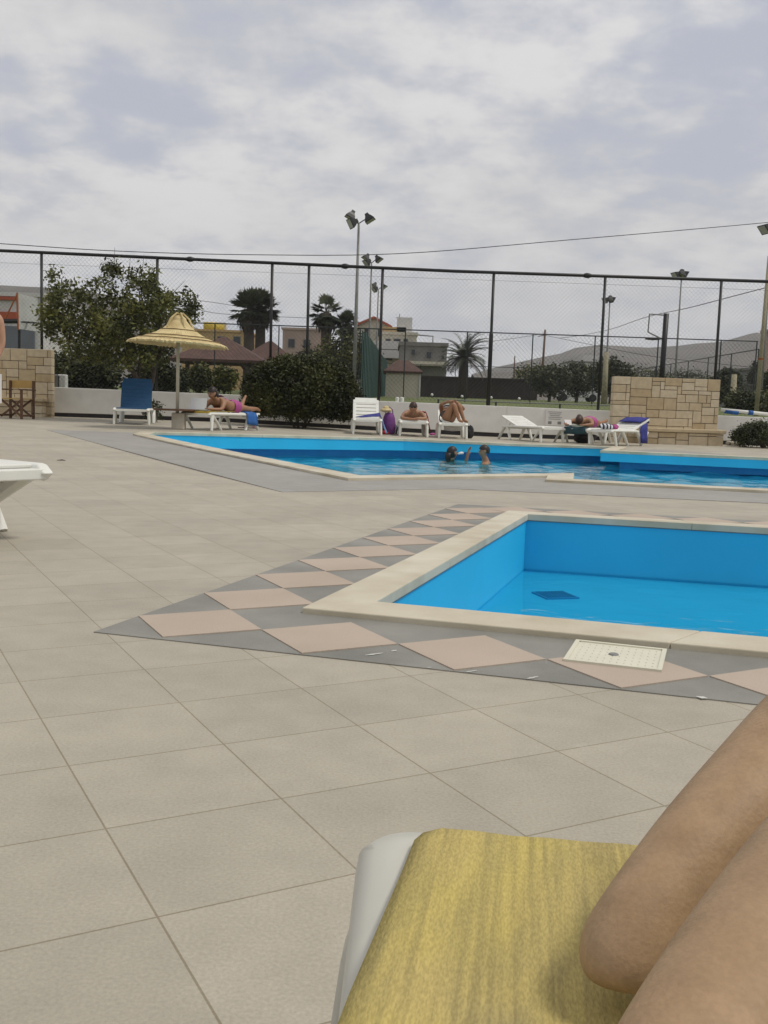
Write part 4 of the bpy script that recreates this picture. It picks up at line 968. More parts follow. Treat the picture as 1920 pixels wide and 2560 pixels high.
headparts(fp, Vector((.67, -.74, .78)), Vector((0, .75, .65)), Vector((0, -.65, .75)), .098, 'hairbr', .3)
# ------------------------------------------------------------------ planting inside the pool area
def leaves(mb, pts, n_per, rad, size, rnd, slim=.5, droop=0):
    for (c, tone) in pts:
        for _ in range(n_per):
            d = Vector((rnd.gauss(0, 1), rnd.gauss(0, 1), rnd.gauss(0, 1)))
            p = c + d*rad*.55
            a = Vector((rnd.gauss(0, 1), rnd.gauss(0, 1), rnd.gauss(0, .7)-droop)).normalized(); b = a.cross(Vector((rnd.gauss(0, 1), rnd.gauss(0, 1), rnd.gauss(0, 1)))).normalized()
            s = size*rnd.uniform(.6, 1.3)
            mb.add([p-a*s*.5, p+b*s*slim*.5, p+a*s*.5, p-b*s*slim*.5], [(0, 1, 2, 3)], clamp(tone+rnd.uniform(-.28, .28)))
def inpoly(x, y, P):
    r = False; j = len(P)-1
    for i in range(len(P)):
        if (P[i][1] > y) != (P[j][1] > y) and x < (P[j][0]-P[i][0])*(y-P[i][1])/(P[j][1]-P[i][1])+P[i][0]: r = not r
        j = i
    return r
rnd = random.Random(21)
# small multi-stem tree
TD = 22.8
tb_ = foot(380, 1052); tb_ = at(380, 1052, TD); tb_.z = dz(tb_.x, TD)
tree = thing('garden_tree', 'olive green multi-stemmed tree by the white wall beside the blue lounger', 'tree', tb_)
poly = [(102, 770), (112, 725), (128, 690), (140, 672), (152, 700), (165, 725), (180, 702), (196, 708), (210, 730), (228, 708), (245, 688), (262, 660), (280, 655), (292, 672), (304, 700), (320, 690), (332, 662), (352, 676), (366, 695), (380, 670), (396, 690), (404, 724), (425, 738), (440, 716), (458, 710), (478, 745), (492, 775), (480, 806), (445, 840), (420, 880), (395, 905), (330, 915), (250, 900), (180, 880), (130, 850), (105, 810)]
cl = []
while len(cl) < 430:
    x, y = rnd.uniform(100, 494), rnd.uniform(654, 915)
    if not inpoly(x, y, poly): continue
    if y < 760 and noise.noise(Vector((x*.03, y*.03, 3))) < -.12: continue
    hw = math.sqrt(max(.05, 1-((x-297)/210)**2))
    D = TD + rnd.uniform(-1.35, 1.35)*hw*clamp((y-640)/90, .25, 1)
    p = at(x, y, D)-tb_
    cl.append((p, clamp(.48+.75*noise.noise(Vector((x*.022, y*.022, D)))+rnd.uniform(-.12, .12))))
mb = MB(); leaves(mb, cl, 38, .16, .105, rnd, .45)
mb.build('crown', 'leaftree', tree)
tk = MB(); j = Vector((-.13, 0, .62)); 
tk.tube([(0.02, 0, -.1), (-.02, 0, .2), (-.10, 0, .45), (-.16, 0, .75)], [.10, .085, .08, .075], 9)
def br(pts, rs): tk.tube(pts, rs, 7)
br([(-.10, 0, .45), (-.30, -.1, .95), (-.55, -.2, 1.4), (-.95, -.3, 1.9), (-1.5, -.2, 2.4)], [.07, .055, .045, .03, .012])
br([(-.12, 0, .55), (-.02, .1, .95), (.05, .15, 1.45), (.1, .2, 2.1), (.15, .2, 2.8)], [.07, .055, .045, .03, .012])
br([(-.55, -.2, 1.4), (-.6, .2, 2.0), (-.75, .4, 2.9)], [.04, .03, .01]); br([(.05, .15, 1.45), (.45, -.1, 2.0), (.8, -.2, 2.5)], [.04, .03, .01])
br([(-.30, -.1, .95), (-.3, .2, 1.7), (-.35, .3, 2.6), (-.4, .3, 3.1)], [.045, .035, .025, .01]); br([(-.95, -.3, 1.9), (-1.6, -.5, 2.1), (-2.1, -.4, 2.5)], [.03, .02, .008])
tk.build('trunk', 'soil', tree, smooth=True)
# bare twigs above the crown
tw = MB()
for (x0, y0, x1, y1) in ((285, 662, 287, 618), (322, 690, 326, 640), (356, 680, 360, 636), (390, 690, 391, 640), (430, 735, 462, 702)):
    tw.tube([at(x0, y0, TD)-tb_, at(x1, y1, TD)-tb_], [.008, .003], 4)
tw.build('twigs', 'soil', tree)
def shrub(name, label, base, rx, ry, h, seed, ncl, nper, size, m, rad=.15, cat='shrub'):
    rn = random.Random(seed); r = thing(name, label, cat, base); pts = []
    while len(pts) < ncl:
        v = Vector((rn.gauss(0, 1), rn.gauss(0, 1), rn.gauss(0, 1))).normalized()
        if v.z < -.55: continue
        k = (rn.uniform(.5, 1))**.25; k *= 1+.08*noise.noise(v*2.3+Vector((seed, 0, 0)))
        p = Vector((v.x*rx*k, v.y*ry*k, h*.45+v.z*h*.52*k))
        if p.z < .08: continue
        pts.append((p, clamp(.42+.9*noise.noise(p*2.2+Vector((0, seed, 0)))+rn.uniform(-.15, .15))))
    mb = MB(); leaves(mb, pts, nper, rad, size, rn, .5); mb.build('foliage', m, r)
    st = MB()
    for i in range(7):
        q = i*.9; st.tube([(.08*math.cos(q), .08*math.sin(q), -.05), (rx*.4*math.cos(q), ry*.4*math.sin(q), h*.4), (rx*.6*math.cos(q), ry*.6*math.sin(q), h*.62)], [.03, .02, .008], 6)
    st.build('stems', 'soil', r); return r
bx = at(748, 1066, 23.6); shrub('round_shrub', 'large round dark green shrub against the white wall, centre left', Vector((bx.x, 23.7, dz(bx.x, 23.7)-.02)), 1.38, 1.0, 1.74, 4, 1700, 42, .072, 'leafbush', .11)
bx = at(1935, 1112, 23.0); shrub('low_shrub', 'low rounded shrub at right edge beside the white stone disc', Vector((bx.x, 23.3, dz(bx.x, 23.3)-.03)), .82, .6, .62, 9, 300, 40, .06, 'leafmid', .10)
bx = foot(399, 1052); shrub('weed_plant', 'small scrubby weed at the foot of the garden tree', Vector((bx.x+.1, 23.2, dz(bx.x, 23.2))), .22, .2, .5, 12, 50, 12, .06, 'weed', .08, 'plant')
pd = G(1839, 1114); m = MB(); m.lathe([(0, 0), (.20, 0), (.235, .03), (.235, .08), (.20, .105), (0, .11)], (0, 0, 0), 26); o = m.build('parasol_base', 'stone2', smooth=True, loc=pd); tag(o, 'round pale stone parasol base on the deck right of the stone wall', 'parasol base')
# pipe roll on the right wall
rb = thing('rolled_pool_cover', 'white roller tube with blue cover lying along the right wall top', 'pool cover', (0, 0, 0))
y_ = WALLY+.1; m = MB(); m.tube([at(1803, 1024, y_), at(1925, 1036, y_)], .045, 10); m.build('roller_tube', 'white', rb, smooth=True)
m = MB(); m.tube([at(1812, 1028, y_), at(1845, 1032, y_)], [.055, .06], 10); m.build('blue_roll', 'bluetarp', rb, smooth=True)
m = MB(); m.tube([at(1870, 1031, y_), at(1882, 1032.5, y_)], [.06, .06], 10); m.build('blue_roll', 'bluetarp', rb, smooth=True)
# ------------------------------------------------------------------ tall fence on the wall
def chainlink(fn, W_, H_, sp, r, name, parent, m='wire'):
    mb = MB(); d = sp*math.sqrt(2)
    k = -H_
    while k < W_:
        for sgn in (1, -1):
            a, b = k, k+H_
            za, zb = 0, H_
            if a < 0: za = -a; a = 0
            if b > W_: zb = H_-(b-W_); b = W_
            if b-a < .02: continue
            pa, pb = (fn(a, za), fn(b, zb)) if sgn > 0 else (fn(W_-a, za), fn(W_-b, zb))
            mb.tube([pa, pb], r, 3, caps=False)
        k += d
    return mb.build(name, m, parent)
FY = WALLY+.13
fence = thing('tall_fence', 'tall black chain-link fence standing on the white garden wall', 'fence', (0, 0, 0))
ztop = lambda x: 4.135-.012*(x+3) if x < 1.6 else 4.08
xL, xR = -12.0, 13.0
rl_ = MB(); rl_.tube([(xL, FY, ztop(xL)), (1.6, FY, ztop(1.6)), (xR, FY, ztop(xR))], .040, 8); rl_.build('top_rail', 'steelblk', fence, smooth=True)
for px in (475, 863, 1470):
    p = at(px, 660, FY); m = MB(); m.tube([(p.x-.09, FY, ztop(p.x)), (p.x-.03, FY, ztop(p.x)), (p.x+.03, FY, ztop(p.x)), (p.x+.09, FY, ztop(p.x))], [.045, .065, .065, .045], 8); m.build('rail_coupling', 'steelblk', fence, smooth=True)
for px in (-180, 104, 393, 680, 772, 956, 1234, 1513, 1804, 2090):
    p = at(px, 700, FY); m = MB(); m.tube([(p.x, FY, .55), (p.x, FY, ztop(p.x)-.03)], .036, 8)
    if px == 1234: m.tube([(p.x, FY, .55), (p.x, FY, 2.55), (p.x, FY, 2.6)], [.052, .052, .038], 8)
    m.build('post', 'steelblk', fence, smooth=True)
chainlink(lambda u_, z_: (xL+u_, FY+.04, .72+z_*(ztop(xL+u_)-.72)/3.4), xR-xL, 3.4, .075, .0017, 'chain_link', fence)
for z_, pa in ((3.9, 0),):
    m = MB(); m.tube([(xL, FY+.03, 3.93), (xR, FY+.03, 3.86)], .003, 4); m.build('tension_wire', 'wire', fence)
# ------------------------------------------------------------------ field, terrain, hills
def gridmesh(name, xs, ys, zf, m):
    mb = MB(); k = len(xs); mb.add([(x, y, zf(x, y)) for y in ys for x in xs], [(i*k+j, i*k+j+1, (i+1)*k+j+1, (i+1)*k+j) for i in range(len(ys)-1) for j in range(k-1)])
    return mb.build(name, m, smooth=True)
xs = [-1500, -600, -250, -120]+list(range(-90, 91, 6))+[120, 250, 600, 1500]
struct(gridmesh('lawn', xs, [WALLY+.2, 27, 32, 38, 45, 52, 60, 70, 80, 90, 120, 180, 320, 600, 1200, 2500], lambda x, y: fz(x, y)+(.05*noise.noise(Vector((x*.2, y*.2, 0))) if y > 27 else 0), 'grass'))
struct(gridmesh('ground', [-3000, -16, 20, 3000], [-2000, -8, 25.1, 26, 3000], lambda x, y: -2.2, 'earth'))
def hill(label, crest, D, back, foot_z, seed):
    """ridge with real depth: crest given as pixel outline at its distance"""
    mb = MB(); P = []
    for (x0, y0), (x1, y1) in zip(crest, crest[1:]):
        n = max(2, int(abs(x1-x0)/12))
        for i in range(n):
            f = i/n; P.append((x0+(x1-x0)*f, y0+(y1-y0)*f))
    P.append(crest[-1]); rows = 9; vs = []
    for i in range(rows+4):
        for (x, y) in P:
            c = at(x, y, D)
            if i <= rows:
                f = i/rows; d = (1-f)*back; z = foot_z+(c.z-foot_z)*(f**.75)
            else:
                f = (i-rows)/4; d = -f*back; z = foot_z+(c.z-foot_z)*(1-f)
            q = Vector((c.x, D-d, 0)); nz_ = noise.noise(Vector((c.x*.012+seed, d*.012, 0)))*.10+noise.noise(Vector((c.x*.05+seed, d*.05, 3)))*.035
            vs.append((c.x*(1-d/D*.6), D-d, z+(c.z-foot_z)*nz_*(1 if i != rows else .12)))
    k = len(P); mb.add(vs, [(i*k+j, i*k+j+1, (i+1)*k+j+1, (i+1)*k+j) for i in range(rows+3) for j in range(k-1)])
    o = mb.build('hill', 'hill', smooth=True); struct(o); return o
hill('', [(-700, 705), (-300, 700), (0, 713), (104, 718), (200, 726), (330, 748), (450, 800), (560, 850), (680, 905), (760, 935)], 700, 330, 1.5, 1)
hill('', [(1180, 935), (1225, 922), (1300, 905), (1340, 896), (1400, 884), (1438, 870), (1500, 862), (1560, 866), (1625, 869), (1690, 864), (1740, 858), (1800, 855), (1850, 843), (1875, 838), (1900, 846), (1960, 850), (2100, 830), (2500, 850), (3000, 900)], 1000, 450, 1.5, 7)
hill('', [(1180, 936), (1290, 928), (1420, 920), (1500, 925), (1600, 935), (1750, 930), (1900, 928), (2200, 920)], 420, 150, 1.5, 12)
# ------------------------------------------------------------------ sports court fences
def court_fence(label, A, B, zt_, npost, sp=.10, group='court fences beyond the wall', m='steel', mid=True, r=.026, posts=None, w=.0022):
    root = thing('court_fence', label, 'fence', (0, 0, 0), 0, group)
    A, B = Vector(A), Vector(B); L_ = (B-A).length
    gz = lambda p: fz(p.x, p.y)
    m1 = MB(); m1.tube([(A.x, A.y, zt_), (B.x, B.y, zt_)], r, 6); m1.build('top_rail', m, root)
    for f in (posts or [i/(npost-1) for i in range(npost)]):
        p = A.lerp(B, f); m1 = MB(); m1.tube([(p.x, p.y, gz(p)-.2), (p.x, p.y, zt_)], r*1.05, 6); m1.build('post', m, root)
    if sp: chainlink(lambda u_, z_: (A.x+(B.x-A.x)*u_/L_, A.y+(B.y-A.y)*u_/L_+.03, gz(A.lerp(B, u_/L_))+z_*(zt_-gz(A.lerp(B, u_/L_)))/2.8), L_, 2.8, sp, w, 'chain_link', root)
    return root
D2 = 42; zt2 = at(1000, 824, D2).z
xa, xb = at(380, 800, D2).x, at(1895, 858, D2).x
ps = [(at(px, 850, D2).x-xa)/(xb-xa) for px in (380, 537, 697, 855, 1013, 1168, 1332, 1488, 1646, 1803, 1893)]
court_fence('long mid-distance court fence with thin rail spanning behind the wall fence', (xa, D2), (xb, D2), zt2, 0, .13, posts=ps)
D3 = 75; zt3 = at(1228, 917, D3).z
xa3, xb3 = at(965, 905, D3).x, at(1575, 923, D3).x
court_fence('far end court fence in front of the dark boards', (xa3, D3), (xb3, D3), zt3, 8, 0)
pn = at(1897, 873, 47); court_fence('right side court fence receding from the utility pole to the far corner', (pn.x, 47), (xb3, D3), pn.z, 8, .16)
# green windscreen on the left side of the court
ws = thing('windscreen_fence', 'dark green ribbed windscreen fence receding behind the tall floodlight pole', 'fence', (0, 0, 0))
a0 = at(908, 826, D2); a1 = at(966, 906, 74)
m = MB(); nseg = 46
for i in range(nseg):
    f0_, f1 = i/nseg, (i+1)/nseg; p = a0.lerp(a1, f0_); q = a0.lerp(a1, f1); o_ = .05 if i % 2 else -.05
    m.add([(p.x+o_, p.y, fz(p.x, p.y)), (q.x+o_, q.y, fz(q.x, q.y)), (q.x+o_, q.y, q.z), (p.x+o_, p.y, p.z), (p.x+o_+.03, p.y, fz(p.x, p.y)), (q.x+o_+.03, q.y, fz(q.x, q.y)), (q.x+o_+.03, q.y, q.z), (p.x+o_+.03, p.y, p.z)], [(0, 1, 2, 3), (7, 6, 5, 4), (0, 3, 7, 4), (1, 5, 6, 2), (3, 2, 6, 7)])
m.build('ribbed_panel', 'windscreen', ws)
for i in range(8):
    p = a0.lerp(a1, i/7); m = MB(); m.tube([(p.x-.12, p.y, fz(p.x, p.y)), (p.x-.12, p.y, p.z+.03)], .03, 6); m.build('post', 'steel', ws)
# low pale rail along the grass just behind the wall
lr = thing('low_rail', 'low pale metal rail along the grass just beyond the white wall', 'rail', (0, 0, 0))
m = MB(); m.tube([at(1093, 998, 31), at(1240, 1005, 31), at(1535, 1014, 31), at(1800, 1024, 31)], .022, 6); m.build('rail', 'galv', lr)
for px, py in ((1096, 998), (1240, 1005), (1400, 1010), (1535, 1014), (1700, 1020)):
    p = at(px, py, 31); m = MB(); m.tube([(p.x, p.y, fz(p.x, p.y)-.1), p], .03, 6); m.build('post', 'steel', lr)
# two short white bollards on the wall line
for i, px in enumerate((993, 1005)):
    p = at(px, 1004, 27.5); m = MB(); m.lathe([(.055, -.35), (.055, .10), (.045, .12), (0, .125)], (0, 0, 0), 12); o = m.build('bollard', 'white', smooth=True, loc=p)
    tag(o, ('left one of two short white posts on the grass behind the sunglasses man', 'right one of two short white posts on the grass behind the sunglasses man')[i], 'post', 'short white posts')
# garden globe lights
gl_lab = ('white globe light by the corner of the beige hut', 'white globe light below the date palm', 'white globe light just right of the sleeved fence post', 'white globe light furthest right before the dark boards')
for i, (px, py) in enumerate(((1080, 987), (1155, 991), (1228, 994), (1298, 997))):
    p = at(px, py, 66); t = thing('globe_light', gl_lab[i], 'lamp', (p.x, p.y, fz(p.x, p.y)), 0, 'globe lights on the lawn'); h_ = max(.12, p.z-fz(p.x, p.y))
    m = MB(); m.tube([(0, 0, -.1), (0, 0, h_-.1)], .03, 6); m.build('stem', 'steel', t); m = MB(); m.ell((0, 0, h_), (.095, .095, .095), 12, 8); m.build('globe', 'globe', t, smooth=True)
# ------------------------------------------------------------------ floodlight masts
def mast(label, px, py, D, lampsdef, r=.07):
    p = at(px, py, D); g_ = fz(p.x, D); t = thing('floodlight_mast', label, 'floodlight', (p.x, D, g_), 0, 'floodlight masts round the court'); h_ = p.z-g_
    m = MB(); m.tube([(0, 0, -.2), (0, 0, h_*.45), (0, 0, h_)], [r, r*.85, r*.5], 8); m.build('pole', 'galv', t, smooth=True)
    for (dx, dy, dz_, yaw, tip_) in lampsdef:
        c = Vector((dx, dy, h_+dz_)); rot = Matrix.Rotation(yaw, 3, 'Z') @ Matrix.Rotation(tip_, 3, 'Y')
        hd_ = MB(); prof = [(-.20, .08, .07), (-.10, .12, .09), (.0, .19, .15), (.13, .25, .21), (.16, .25, .21)]
        vs = []
        for (x, wy, wz_) in prof: vs += [c+rot @ Vector((x, sy*wy, sz*wz_)) for sy, sz in ((-1, -1), (1, -1), (1, 1), (-1, 1))]
        hd_.add(vs, [(i*4+k, i*4+(k+1) % 4, (i+1)*4+(k+1) % 4, (i+1)*4+k) for i in range(4) for k in range(4)]+[(0, 1, 2, 3)]); lh = hd_.build('lamp_head', 'steelblk', t)
        ls = MB(); ls.add([c+rot @ Vector((.161, sy*.22, sz*.18)) for sy, sz in ((-1, -1), (1, -1), (1, 1), (-1, 1))], [(0, 1, 2, 3)]); ls.build('lens', 'lens', lh)
        a_ = MB(); a_.tube([(0, 0, h_-.05), Vector((dx*.45, dy*.45, h_+dz_*.4)), c], .025, 6); a_.build('bracket', 'steelblk', t)
    return t
A3 = [(-.32, .05, .30, R(190), R(62)), (.40, .1, .22, R(-8), R(58)), (-.22, -.30, -.06, R(200), R(28))]
B3 = [(-.30, .05, .28, R(195), R(55)), (.36, .1, .22, R(-15), R(52)), (-.22, -.30, -.04, R(205), R(40))]
mast('tallest floodlight mast with three lamp heads, nearest of the centre row', 897, 556, 42, A3, .09)
mast('second floodlight mast just right of the tallest, two lamps showing above the fence rail', 929, 655, 57, B3, .08)
mast('furthest floodlight mast of the centre row, lamps beside a black fence post', 946, 722, 72, B3, .08)
C3 = [(-.30, -.1, .06, R(195), R(35)), (.10, .15, .14, R(20), R(30)), (-.02, .0, .16, R(200), R(75))]
mast('floodlight mast with lamp cluster just above the fence rail at right', 1704, 690, 55, C3, .07)
mast('floodlight mast half hidden behind a black post, left of the stone wall', 1525, 752, 70, C3, .08)
mast('floodlight mast cut off by the right edge of the picture', 1931, 574, 41, [(-.30, -.1, .05, R(195), R(40)), (.25, .1, .1, R(10), R(40)), (0, 0, .15, R(200), R(70))], .08)
# ------------------------------------------------------------------ poles, wires
def pole(name, label, x0, y0, x1, y1, D, r0, r1, m, cat='pole', extra=None):
    a, b = at(x0, y0, D), at(x1, y1, D); t = thing(name, label, cat, (b.x, D, b.z)); mm = MB(); mm.tube([(0, 0, -.3), a-b], [r0, r1], 8); mm.build('shaft', m, t, smooth=True)
    return t, a-b
t, tp = pole('utility_pole', 'slim dark utility pole with crossbar left of the hills', 1363, 824, 1352, 985, 100, .14, .10, 'wood')
m = MB(); m.tube([tp+Vector((-.7, 0, -.7)), tp+Vector((.35, 0, -.45))], .05, 6); m.build('crossbar', 'wood', t)
t, tp = pole('utility_pole', 'weathered leaning concrete pole at the right edge with red band', 1923, 640, 1890, 1040, 29, .072, .048, 'concpole')
m = MB(); m.tube([tp*.36+Vector((0, 0, -.03)), tp*.36+Vector((0, 0, .03))], .074, 8); m.build('red_band', 'orange', t)
t, tp = pole('utility_pole', 'short pale concrete post between the stone wall and the leaning pole', 1836, 936, 1829, 1040, 40, .16, .11, 'concpole')
pole('utility_pole', 'short thin pole standing in front of the far hills', 1287, 890, 1284, 960, 130, .1, .08, 'wood')
pole('signal_pole', 'pale concrete post beneath the half hidden floodlight mast', 1516, 880, 1510, 1000, 60, .19, .14, 'concpole')
def wire(label, pts, r=.012):
    m = MB(); P = [at(*p) for p in pts]
    # smooth sag through the measured points
    Q = []
    for i in range(len(P)-1):
        p0, p1, p2, p3 = P[max(i-1, 0)], P[i], P[i+1], P[min(i+2, len(P)-1)]
        for k in range(6):
            f = k/6; Q.append(.5*((2*p1)+(p2-p0)*f+(2*p0-5*p1+4*p2-p3)*f*f+(3*p1-p0-3*p2+p3)*f**3))
    Q.append(P[-1]); m.tube(Q, r, 5); return tag(m.build('overhead_cable', 'steelblk', smooth=True), label, 'cable', 'overhead cables')
wire('long sagging cable crossing the whole sky above the fence', [(-200, 595, 33), (0, 609, 34), (300, 628, 35), (640, 637, 36), (1000, 634, 37), (1420, 600, 38), (1920, 556, 40), (2200, 525, 41)], .014)
wire('cable rising from the hoop frame to the leaning pole at right', [(1400, 845, 60), (1455, 838, 58), (1530, 822, 50), (1615, 793, 40), (1720, 770, 34), (1820, 744, 31), (1916, 719, 29)], .013)
wire('thin cable from the dark utility pole down over the hills', [(1361, 838, 100), (1480, 862, 95), (1640, 892, 90), (1900, 920, 85)], .02)
wire('thin cable from the utility pole left behind the date palm', [(1361, 834, 100), (1240, 852, 100), (1100, 866, 100)], .02)
wire('upper thin cable left of the fan palm', [(340, 730, 70), (480, 749, 70), (560, 760, 70), (640, 775, 70)], .016)
wire('lower thin cable left of the fan palm', [(340, 752, 70), (480, 771, 70), (560, 785, 70), (770, 795, 70)], .016)
# ------------------------------------------------------------------ hoop post at right, backboard at left
t, tp = pole('hoop_post', 'thick black leaning post with square tube frame for a basketball hoop', 1666, 784, 1650, 1000, 31, .085, .085, 'steelblk', 'hoop post')
b0 = at(1650, 1000, 31); m = MB(); m.tube([at(1662, 788, 31)-b0, at(1624, 785, 31)-b0, at(1620, 830, 31)-b0, at(1657, 849, 31)-b0], .026, 6); m.build('hoop_frame', 'galv', t)
m = MB(); m.tube([at(1657, 845, 31)-b0, at(1630, 850, 30)-b0], .02, 6); m.lathe([(.22, 0), (.24, .02), (.22, .03)], at(1632, 849, 29.6)-b0, 16); m.build('rim', 'steelblk', t)
BD = 29.5; bb0 = at(47, 870, BD); bb = thing('basketball_hoop', 'white basketball backboard with dark support arm at far left', 'basketball hoop', (bb0.x, BD, fz(bb0.x, BD)))
o_ = Vector((bb0.x, BD, fz(bb0.x, BD))); m = MB(); q = [at(45, 733, BD), at(94, 745, BD+.9), at(95, 829, BD+.9), at(46, 822, BD)]; q = [p-o_ for p in q]; nn_ = (q[1]-q[0]).cross(q[3]-q[0]).normalized()*.04
m.add(q+[p+nn_ for p in q], [(0, 1, 2, 3), (7, 6, 5, 4), (0, 4, 5, 1), (1, 5, 6, 2), (2, 6, 7, 3), (3, 7, 4, 0)]); m.build('backboard', 'backboard', bb)
m = MB(); m.tube([at(43, 732, BD)-o_, at(45, 824, BD)-o_], .03, 6); m.tube([at(43, 735, BD)-o_, at(12, 800, BD)-o_], .022, 6); m.build('brace', 'orange', bb)
m = MB(); m.tube([at(8, 803, BD)-o_, at(45, 803, BD)-o_], .075, 6); m.build('arm', 'steelblk', bb)
m = MB(); m.tube([(0, 0, -.2), at(48, 825, BD)-o_], .04, 6); m.build('post', 'steelblk', bb)
m = MB(); m.tube([at(70, 806, BD+.4)-o_, at(72, 806, BD+.0)-o_], .03, 6); c = at(72, 806, BD-.2)-o_
m.tube([c+Vector((.22*math.cos(a), .22*math.sin(a), 0)) for a in [i*.4488 for i in range(15)]], .013, 5); m.build('rim', 'steelblk', bb)
# ------------------------------------------------------------------ buildings
def building(label, px0, px1, pyt, D, depth, m, wins=(), name='building', roofm=None, flat=True, cat='building', pyb=None, parapet=.2):
    a, b = at(px0, pyt, D), at(px1, pyt, D); zt_ = (a.z+b.z)/2; zb = fz(0, D)-.4; w_ = b.x-a.x; cx_ = (a.x+b.x)/2
    t = thing(name, label, cat, (cx_, D, zb)); m1 = MB(); m1.box((0, depth/2, (zt_-zb)/2), (w_, depth, zt_-zb)); m1.build('walls', m, t)
    if flat and parapet: m1 = MB(); m1.box((0, depth/2, zt_-zb+parapet/2-.05), (w_+.25, depth+.25, parapet)); m1.build('roof_edge', roofm or m, t)
    for (x0, y0, x1, y1) in wins:
        p, q = at(x0, y0, D), at(x1, y1, D); fr_ = MB(); cx2, cz2 = (p.x+q.x)/2-cx_, (p.z+q.z)/2-zb; ww, hh = abs(q.x-p.x), abs(p.z-q.z)
        fr_.box((cx2, -.03, cz2), (ww+.12, .10, hh+.12)); wf = fr_.build('window', 'concrete', t); g_ = MB(); g_.box((cx2, -.07, cz2), (ww, .06, hh)); g_.build('pane', 'glass', wf)
    return t, cx_, zb, zt_
def part(t, c, d, m, name, **k): q = MB(); q.box(c, d, **k); return q.build(name, m, t)
# far left commercial building
t, cx_, zb, zt_ = building('white and terracotta striped building behind the basketball hoop', -260, 106, 735, 50, 9, 'plasterwh')
for y0, y1, mm, nm in ((733, 751, 'terracotta', 'fascia_band'), (771, 800, 'terracotta', 'wall_panel'), (806, 905, 'greyclad', 'shutter')):
    p, q = at(-258, y0, 50), at(43 if nm != 'shutter' else 88, y1, 50); part(t, ((p.x+q.x)/2-cx_, -.08, (p.z+q.z)/2-zb+ (0)), (q.x-p.x, .16, abs(p.z-q.z)), mm, nm)
# hip roofs
def hiproof(t, cx_, cy_, w_, d_, z0, h, m, ridge=0., name='roof', ov=.4):
    q = MB(); a, b = w_/2+ov, d_/2+ov
    vs = [(cx_-a, cy_-b, z0), (cx_+a, cy_-b, z0), (cx_+a, cy_+b, z0), (cx_-a, cy_+b, z0), (cx_-ridge, cy_, z0+h), (cx_+ridge, cy_, z0+h)]
    q.add(vs, [(0, 1, 5, 4), (1, 2, 5), (2, 3, 4, 5), (3, 0, 4)]); o = q.build(name, m, t)
    sd_ = o.modifiers.new('thickness', 'SOLIDIFY'); sd_.thickness = .14; return o
def gazebo(label, pxl, pxr, pyt, pye, D, posts=True):
    a, b, tp_ = at(pxl, pye, D), at(pxr, pye, D), at((pxl+pxr)/2, pyt, D); cx_ = (a.x+b.x)/2; zb = fz(cx_, D); w_ = b.x-a.x
    t = thing('gazebo', label, 'gazebo', (cx_, D+w_/2, zb), 0); hiproof(t, 0, 0, w_-.8, w_-.8, (a.z+b.z)/2-zb, tp_.z-(a.z+b.z)/2, 'roof', .12)
    for sx_ in (-1, 1):
        for sy in (-1, 1):
            q = MB(); X, Y = sx_*(w_/2-.75), sy*(w_/2-.75); zt_ = (a.z+b.z)/2-zb
            q.box((X, Y, zt_/2), (.17, .17, zt_)); q.build('post', 'soil', t)
            q = MB(); q.tube([(X, Y, zt_-.7), (X-sx_*.6, Y, zt_+.02)], .06, 6); q.build('brace', 'soil', t)
    return t
gazebo('brown tile roofed gazebo on timber posts behind the straw parasol', 420, 660, 834, 898, 46)
gazebo('second brown roofed gazebo partly hidden behind the fan palm', 590, 742, 848, 902, 56)
t, cx_, zb, zt_ = building('long ochre flat-roofed building behind the gazebos', 455, 622, 828, 95, 10, 'plasteroc', [(545, 842, 560, 860), (585, 842, 600, 860)])
p = at(528, 815, 95); q = MB(); q.tube([(p.x-cx_-1, 2, p.z-zb-.1), (p.x-cx_+1, 2, p.z-zb-.1)], .62, 14); q.build('water_tank', 'rope', t, smooth=True)
p = at(546, 812, 95); part(t, (p.x-cx_, 2, p.z-zb-.3), (.9, .9, 1.3), 'plasterwh', 'chimney')
t, cx_, zb, zt_ = building('pinkish flat-roofed house left of the palm pair', 707, 812, 824, 95, 9, 'plasterpk', [(722, 848, 736, 868), (760, 850, 774, 868), (735, 890, 760, 905)])
t, cx_, zb, zt_ = building('white house with low red gable roof behind the floodlight poles', 893, 972, 812, 112, 10, 'plaster', [(912, 822, 922, 840), (946, 822, 955, 840)], parapet=0)
wv = at(972, 812, 112).x-at(893, 812, 112).x; hg = at(935, 791, 112).z-zt_
q = MB(); q.add([(-wv/2-.4, -.4, zt_-zb-.08), (wv/2+.4, -.4, zt_-zb-.08), (.1, -.4, zt_-zb+hg), (-wv/2-.4, 10.4, zt_-zb-.08), (wv/2+.4, 10.4, zt_-zb-.08), (.1, 10.4, zt_-zb+hg)], [(1, 4, 5, 2), (3, 0, 2, 5)]); o = q.build('roof', 'roofred', t); sd_ = o.modifiers.new('thickness', 'SOLIDIFY'); sd_.thickness = .22
q = MB(); q.add([(-wv/2, .02, zt_-zb), (wv/2, .02, zt_-zb), (.1, .02, zt_-zb+hg-.2)], [(0, 1, 2)]); q.build('gable', 'plaster', t)
t, cx_, zb, zt_ = building('cream apartment block with roof terrace left of the date palm', 955, 1042, 836, 105, 9, 'plaster', [(965, 848, 975, 862), (985, 848, 1000, 866), (1010, 848, 1018, 862), (965, 885, 980, 900)], parapet=.3)
p = at(1040, 830, 105); part(t, (p.x-cx_-1.2, 3, p.z-zb), (1.6, 3, 3.2), 'plasterwh', 'stair_tower')
p = at(985, 828, 105); part(t, (p.x-cx_, 3, p.z-zb-.2), (2.6, 3, 1.5), 'plasteroc', 'roof_room')
